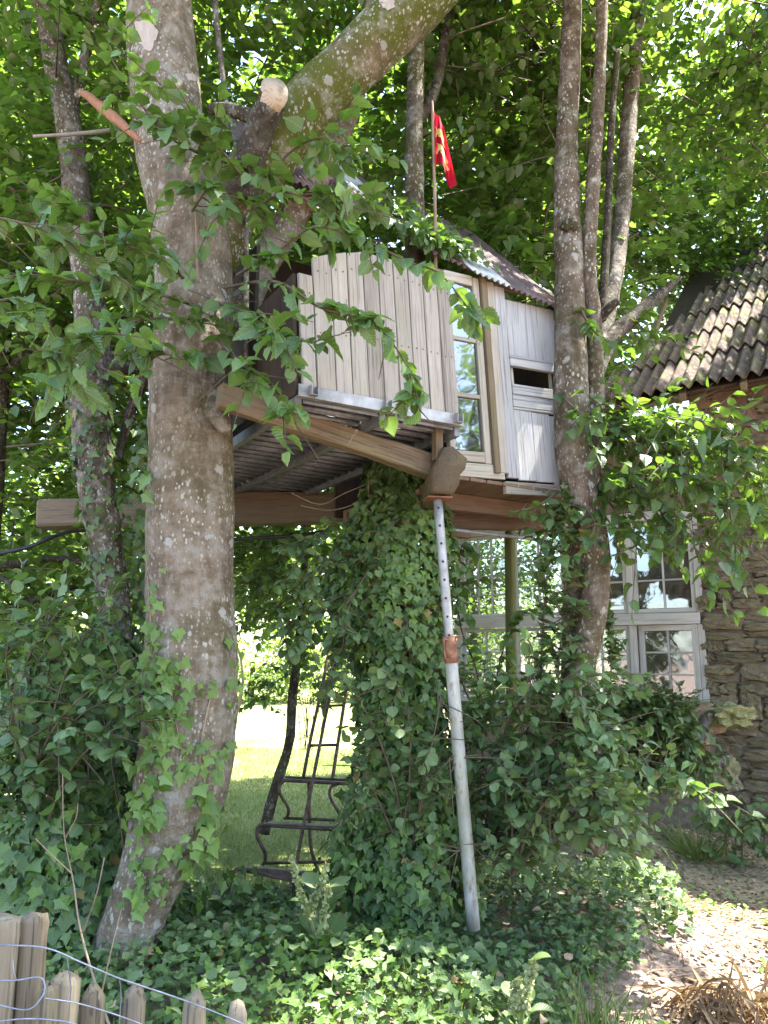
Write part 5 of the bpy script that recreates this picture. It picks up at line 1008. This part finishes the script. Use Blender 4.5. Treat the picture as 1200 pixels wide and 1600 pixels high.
# young ivy on the thick trunk: sparse bright leaves, each its own
ti = thing('climbing_ivy', 'sparse bright young ivy climbing the thick lichen-spotted trunk', 'ivy', gpt(*at(250, 1440, 3.5)[:2]))
CL = [((222, 765), 22, 46, 14, .075), ((208, 860), 16, 30, 6, .08), ((240, 960), 14, 60, 12, .06), ((270, 1040), 26, 40, 26, .062), ((265, 1120), 26, 40, 26, .07), ((330, 1075), 22, 30, 8, .05), ((310, 1180), 22, 40, 14, .055), ((320, 1260), 18, 50, 20, .065), ((245, 1180), 20, 40, 20, .07), ((230, 1260), 20, 40, 24, .07), ((320, 1330), 20, 40, 18, .06), ((225, 1370), 26, 40, 24, .06), ((280, 1330), 24, 30, 16, .055), ((245, 1060), 14, 40, 14, .06), ((355, 1040), 6, 70, 8, .05)]
LL = []
for (cx, cy), sx, sy, nn_, s in CL:
    for _ in range(int(nn_ * 1.5)):
        p, nn2 = cast(BV, cx + random.gauss(0, sx * .7), cy + random.gauss(0, sy * .7))
        if p is None: continue
        LL.append((p + nn2 * random.uniform(.012, .06), np.array([random.gauss(0, .8), -.25, -1 + random.gauss(0, .3)]), nn2 + np.array([0, -.2, .45]) + rng.normal(size=3) * .5, s * random.uniform(.45, 1.15)))
foliage(ti, [np.array([l[i] for l in LL]) for i in range(4)], 'ivy_fresh', T_IVY, T_IVY, 300)
for q in ([(232, 1250), (240, 1100), (238, 1000), (232, 900), (226, 800), (222, 720)], [(300, 1300), (285, 1180), (270, 1100), (268, 1020)], [(330, 1340), (322, 1260), (312, 1180), (330, 1080)]):
    pts = [cast(BV, *p) for p in q]; pts = [p + n2 * .004 for p, n2 in pts if p is not None]
    if len(pts) > 2: tube('vine_stem', pts, .004, M['dry_twig'], ti, 30, 5)

def shrub(name, label, base, paths, key, tl, tf, s, n_ind, side=.06, sl_=(.12, .35), sp=.05, grp=None, catg='shrub'):
    t = thing(name, label, catg, gpt(*base), grp); g = Geo(); LL = []
    for pth in paths: LL.append(spray([gpt(*base)] * 0 + [at(*p) for p in pth], g, sp, s[0], s[1], side, sl_, .007, (1, .9, .8)))
    place('stems', g.mesh('stems', M['twig']), None, t); foliage(t, cat(*LL), key, tl, tf, n_ind); return t
bp = (760, 1340, 4.35)
shrub('shrub', 'broad dark green shrub right of the steel prop, layered over the tree foot', at(*bp)[:2], [[bp, (780, 1200, 4.2), (800, 1110, 4.0), (850, 1070, 3.95), (900, 1060, 3.9)], [bp, (800, 1240, 4.1), (860, 1160, 4.0), (915, 1130, 3.95), (950, 1145, 3.9)], [bp, (760, 1220, 4.2), (745, 1120, 4.15), (760, 1060, 4.1)], [bp, (830, 1230, 4.1), (900, 1190, 4.0), (960, 1180, 3.95), (1030, 1205, 3.9), (1085, 1226, 3.88)], [bp, (790, 1220, 4.2), (830, 1130, 4.2), (880, 1100, 4.2)], [bp, (800, 1260, 4.1), (850, 1220, 3.95), (900, 1210, 3.9)],
       [bp, (740, 1260, 4.2), (735, 1180, 4.2), (750, 1130, 4.15)], [bp, (840, 1270, 4.15), (890, 1240, 4.1), (940, 1235, 4.1), (980, 1250, 4.1)], [bp, (860, 1300, 4.2), (900, 1270, 4.2), (940, 1190, 4.2), (930, 1130, 4.2)], [bp, (810, 1180, 4.3), (870, 1120, 4.3), (920, 1090, 4.3)]], 'shrub', T_MID, [T_FINE, T_FINE2], (.05, .085), 300, .026, (.14, .36))
bp = (800, 1370, 4.05)
shrub('shrub', 'pale round-leaved low shrub beside the steel prop at right', at(*bp)[:2], [[bp, (830, 1290, 3.9), (880, 1245, 3.8), (940, 1250, 3.75), (975, 1280, 3.75)], [bp, (800, 1290, 3.95), (790, 1240, 3.9), (800, 1210, 3.9)], [bp, (840, 1270, 3.8), (890, 1225, 3.72), (930, 1230, 3.7), (960, 1255, 3.7)], [bp, (860, 1300, 3.85), (910, 1285, 3.8), (950, 1310, 3.78)], [bp, (760, 1320, 3.95), (715, 1330, 3.9), (670, 1320, 3.88)], [bp, (850, 1250, 3.9), (900, 1230, 3.85)]], 'pale', T_MIDR, [T_ROUND], (.045, .075), 300, .035, (.1, .22))
bp = (640, 1360, 4.2)
shrub('shrub', 'round-leaved shrub growing against the front of the ivy column', at(*bp)[:2], [[bp, (620, 1240, 4.0), (590, 1150, 3.9), (560, 1090, 3.85), (545, 1060, 3.85)], [bp, (640, 1220, 3.98), (640, 1130, 3.9), (620, 1060, 3.88)], [bp, (660, 1230, 3.95), (680, 1140, 3.9), (690, 1080, 3.9)], [bp, (600, 1270, 4.0), (570, 1210, 3.9), (555, 1180, 3.88)], [bp, (660, 1250, 3.95), (700, 1190, 3.9), (745, 1180, 3.9)]], 'pale', T_MIDR, [T_ROUND], (.045, .075), 260, .075, (.1, .26))
bp = (60, 1330, 3.75)
shrub('shrub', 'leafy shrub with oval leaves on the ivy mound at the left edge', at(*bp)[:2], [[bp, (60, 1200, 3.6), (90, 1130, 3.5), (140, 1080, 3.45), (190, 1060, 3.45)], [bp, (50, 1220, 3.6), (20, 1150, 3.5), (-20, 1110, 3.5)], [bp, (100, 1220, 3.55), (150, 1160, 3.45), (210, 1120, 3.4)], [bp, (70, 1180, 3.6), (100, 1060, 3.6), (140, 980, 3.6), (170, 930, 3.65)], [bp, (30, 1150, 3.6), (40, 1040, 3.6), (80, 970, 3.65), (120, 930, 3.7)], [bp, (20, 1120, 3.7), (10, 1020, 3.7), (30, 960, 3.75)], [bp, (100, 1150, 3.6), (180, 1090, 3.5), (240, 1090, 3.42)]], 'shrub', T_MID, [T_FINE], (.05, .085), 240, .06)
bp = (880, 1090, 4.7)
shrub('climbing_ivy', 'dark ivy climbing the forked foot of the many-stemmed right tree', at(*bp)[:2], [[(850, 1230, 4.5), (845, 1080, 4.3), (850, 960, 4.25), (860, 860, 4.22), (880, 790, 4.2)], [(860, 1230, 4.5), (870, 1080, 4.3), (878, 980, 4.25), (885, 900, 4.22), (890, 820, 4.2)], [(950, 1140, 4.45), (955, 1040, 4.4), (950, 960, 4.38)]], 'ivy', T_IVY, T_IVY, (.04, .07), 300, .022, (.05, .16), .03, None, 'ivy')
bp = (760, 1150, 5.0)
shrub('shrub', 'large-leaved bramble in front of the left panes beside the prop', at(*bp)[:2], [[bp, (745, 1050, 4.8), (720, 980, 4.7), (714, 900, 4.65), (722, 850, 4.6)], [bp, (780, 1040, 4.8), (800, 980, 4.7), (830, 950, 4.7)], [bp, (720, 1060, 4.7), (705, 980, 4.7), (715, 900, 4.7)]], 'right', T_MID, [T_FINE], (.06, .11), 160, .2, (.08, .2))
bp = (1020, 1230, 6.6)
shrub('shrub', 'dark ferny growth under the glazed cottage front', at(*bp)[:2], [[(x0, 1240, 6.6), (x0 + 10, 1160, 6.5), (x0 + 30, 1100, 6.4), (x0 + 60, 1085 + dy, 6.3)] for x0, dy in ((930, 0), (960, 20), (990, 30), (1010, 60), (1040, 100), (940, 60), (900, 30), (970, 100), (1000, 110), (920, 110), (950, 130), (980, 70), (880, 60), (1020, 130))], 'ivy', T_MID, [T_FINE], (.05, .09), 150, .022, (.12, .38))
shrub('shrub', 'low blue-green plants at the foot of the cottage stone wall', at(1150, 1320, 6.2)[:2], [[(x0, 1340, 6.0), (x0, 1300, 5.95), (x0 + 15, 1275 + dy, 5.9), (x0 + 35, 1280 + dy, 5.85)] for x0, dy in ((1110, 0), (1135, -5), (1160, 5), (1185, 0), (1150, 20), (1195, 25))], 'shrub', T_MID, [T_FINE], (.06, .10), 100, .06, (.1, .25))
# left low growth beyond, behind the mound
shrub('shrub', 'shaded shrub behind the left ivy mound', (-3.0, 6.0), [[(x0, 1250, 6), (x0 + 10, 1150, 5.9), (x0 + 30, 1060, 5.8), (x0 + 50, 1020 + dy, 5.7)] for x0, dy in ((-60, 0), (0, 20), (40, 0), (80, 30), (120, 0), (-20, -60), (60, -50))], 'hazel', T_MID, [T_FINE], (.06, .10), 60, .05, (.15, .4))

T_THIN = (T_BLADE[0] * np.array([.38, 1, 1]), T_BLADE[1], T_BLADE[2])
def blades(name, label, n, cen, rad, h, mat, catg='grass', lean=.5, top=True):
    a = rng.random(n) * 6.28; r = np.sqrt(rng.random(n)) * rad; x = cen[0] + np.cos(a) * r; y = cen[1] + np.sin(a) * r; P = np.c_[x, y, gh(x, y) - .005]
    D = np.c_[lean * np.cos(a) + .35 * rng.normal(size=n), lean * np.sin(a) + .35 * rng.normal(size=n), np.ones(n)]; N = np.c_[np.cos(a), np.sin(a), .3 * np.ones(n)] * -1 + .3 * rng.normal(size=(n, 3))
    return tag(place(name, scatter(name, T_THIN, P, D, N, rng.uniform(h * .6, h * 1.2, n), M[mat])), label, catg)
blades('grass_tuft', 'fine dark grass tuft hanging over the path edge by the cottage', 260, at(1085, 1300, 6.1)[:2], .13, .22, 'blade', 'grass', 1.1)
blades('grass_tuft', 'thin grass tuft at the bottom right of centre', 160, at(930, 1590, 3.3)[:2], .18, .24, 'blade', 'grass', .5)
blades('grass_tuft', 'grass sprouting at the bottom centre edge of the ivy', 220, at(680, 1590, 3.2)[:2], .3, .2, 'blade', 'grass', .5)
blades('grass_tuft', 'long grass by the lowest metal step', 260, at(400, 1440, 4.6)[:2], .4, .24, 'blade', 'grass', .7)
# lawn
n = 70000; x = np.r_[rng.uniform(-2.8, .4, n), rng.uniform(-9, -2, 12000)]; y = np.r_[4.6 + 9 * rng.random(n) ** 1.5, rng.uniform(6.5, 16, 12000)]; n = len(x)
ok = ~ivy_mask(x, y); x = x[ok]; y = y[ok]; n = len(x)
tag(place('lawn_grass', scatter('lawn_grass', T_BLADE, np.c_[x, y, gh(x, y) - .004], np.c_[.55 * rng.normal(size=(n, 2)), np.ones(n)], np.c_[rng.normal(size=(n, 2)), .3 * np.ones(n)], rng.uniform(.03, .065, n), M['blade'])), 'short mown lawn behind the trees', 'grass', kind='stuff')
# leaf litter on the path
n = 14000; x = rng.uniform(.3, 3.6, n); y = rng.uniform(2.2, 7.2, n); ok = ~ivy_mask(x + .25 * rng.normal(size=n), y); x = x[ok]; y = y[ok]; n = len(x)
tag(place('leaf_litter', scatter('leaf_litter', T_MID, np.c_[x, y, gh(x, y) + .004 + .012 * rng.random(n)], np.c_[rng.normal(size=(n, 2)), .15 * rng.normal(size=n)], np.c_[.35 * rng.normal(size=(n, 2)), np.ones(n)], rng.uniform(.012, .04, n), M['dead_leaf'])), 'dry brown leaf litter covering the path', 'leaf litter', kind='stuff')
sg = Geo()
for _ in range(1100):
    x = random.uniform(.6, 3.3); y = random.uniform(2.4, 6.8)
    if ivy_mask(np.array([x]), np.array([y]))[0]: continue
    a = random.uniform(0, 3.14); l = random.uniform(.04, .22); z0 = float(gh(x, y)) + .008; sg.tube([(x, y, z0), (x + l * math.cos(a) * .5 + .01, y + l * math.sin(a) * .5, z0 + .012), (x + l * math.cos(a), y + l * math.sin(a), z0 + .003)], [.003, .0025, .0015], 4, 4, cap=False)
tag(place('fallen_twigs', sg.mesh('fallen_twigs', M['dry_twig'])), 'broken dry twigs strewn over the litter path', 'twigs', kind='stuff')
n = 1500; x = rng.uniform(.8, 3.0, n); y = rng.uniform(2.6, 6.4, n); f2 = field(np.c_[x, y, 0 * x], 3.1, 9); ok = f2 > .3; x = x[ok]; y = y[ok]; n = len(x)
tag(place('seedlings', scatter('seedlings', T_MIDR, np.c_[x, y, gh(x, y) + .01 + .05 * rng.random(n)], np.c_[rng.normal(size=(n, 2)), .2 * np.ones(n)], np.c_[.4 * rng.normal(size=(n, 2)), np.ones(n)], rng.uniform(.02, .05, n), M['leaf_ivy_fresh'])), 'small green seedlings scattered on the litter path', 'seedlings', kind='stuff')
# withered plant clump bottom right
wp = at(1172, 1540, 3.5)
wc = thing('withered_clump', 'clump of withered tan strap leaves at the bottom right corner', 'dead plant', gpt(*wp[:2]))
n = 900; a = rng.random(n) * 6.28; r = np.sqrt(rng.random(n)) * .32; x = wp[0] + .06 + np.cos(a) * r * 1.0; y = wp[1] + np.sin(a) * r * 1.2
P = np.c_[x, y, gh(x, y) + .03 + (.10 + .08 * np.sin(a * 3)) * (1 - (r / .34) ** 2) * rng.uniform(.3, 1, n)]; D = np.c_[.55 * np.cos(a) + .35 * rng.normal(size=n), .55 * np.sin(a) - .3 + .35 * rng.normal(size=n), -.2 + .35 * rng.normal(size=n)]; N = np.c_[np.cos(a), np.sin(a), np.ones(n)] + .5 * rng.normal(size=(n, 3))
T_STRAP = leaf_tmpl(np.linspace(0, 1, 8), [0, .03, .05, .055, .05, .04, .022, 0], .6, .7)
M['ileaf_straw'] = m_leaf('ileaf_straw', (.11, .06, .028), (.31, .20, .095), (.25, .16, .06), .2, .7, True); M['leaf_straw'] = M['straw']
foliage(wc, [P, D, N, rng.uniform(.09, .2, n)], 'straw', T_STRAP, T_STRAP, 300)
# seeding dock by the steps and one at the bottom
def dock(label, base, stalks, nl, s):
    t = thing('dock_plant', label, 'weed', gpt(*at(*base)[:2])); LL = []
    for q in stalks:
        pts = [at(*p) for p in q]; tube('stalk', pts, np.linspace(.006, .002, len(pts)), M['seed'], t, 16, 6); C = spline(pts, 60); m = 230; i = (22 + 37 * (rng.integers(0, 13, m) + .35 * rng.random(m)) / 13.4).astype(int); P = C[i] + rng.normal(size=(m, 3)) * (.004 + .007 * (1 - (i - 22) / 38))[:, None]
        place('seed_spike', scatter('seed_spike', T_MIDR, P, rng.normal(size=(m, 3)) + np.array([0, 0, .4]), rng.normal(size=(m, 3)), rng.uniform(.009, .021, m), M['seed']), None, t)['kind'] = 'stuff'
    b0 = at(*base); a = rng.random(nl) * 6.28; h = rng.random(nl) * .35; P = np.c_[b0[0] + .03 * np.cos(a), b0[1] + .03 * np.sin(a), gh(b0[0], b0[1]) + .03 + h]
    foliage(t, [P, np.c_[np.cos(a), np.sin(a), .55 + .3 * rng.normal(size=nl)], np.c_[-.4 * np.cos(a), -.4 * np.sin(a), np.ones(nl)], rng.uniform(.6, 1.1, nl) * s], 'pale', T_MID, [T_FINE], nl)
dock('pale green dock weed with tall seed spikes in front of the metal steps', (500, 1500, 3.6), [[(505, 1510, 3.6), (488, 1440, 3.58), (468, 1390, 3.57), (455, 1335, 3.55)], [(500, 1500, 3.6), (485, 1430, 3.62), (500, 1390, 3.62), (512, 1350, 3.62)], [(505, 1490, 3.6), (505, 1440, 3.57), (515, 1380, 3.56)], [(480, 1530, 3.5), (450, 1510, 3.48), (432, 1470, 3.47)]], 16, .15)
dock('small dock weed with drying spikes at the bottom right of the prop', (815, 1590, 3.1), [[(815, 1600, 3.1), (822, 1560, 3.08), (835, 1500, 3.06)], [(812, 1600, 3.1), (805, 1570, 3.08), (808, 1530, 3.08)]], 8, .09)
lp_ = thing('broadleaf_weed', 'two upright lance-shaped green leaves at the bottom edge', 'weed', gpt(*at(1055, 1600, 3.2)[:2])); q = gpt(*at(1055, 1600, 3.2)[:2])
foliage(lp_, [np.array([q + np.array([-.01, 0, 0]), q + np.array([.02, .01, 0]), q]), np.array([[-.2, -.1, 1.], [.28, -.1, 1.], [.6, -.4, .7]]), np.array([[0, -1, .2], [.1, -1, .2], [0, -.6, 1.]]), np.array([.17, .16, .12])], 'ivy_fresh', T_FINE, [T_FINE], 3)
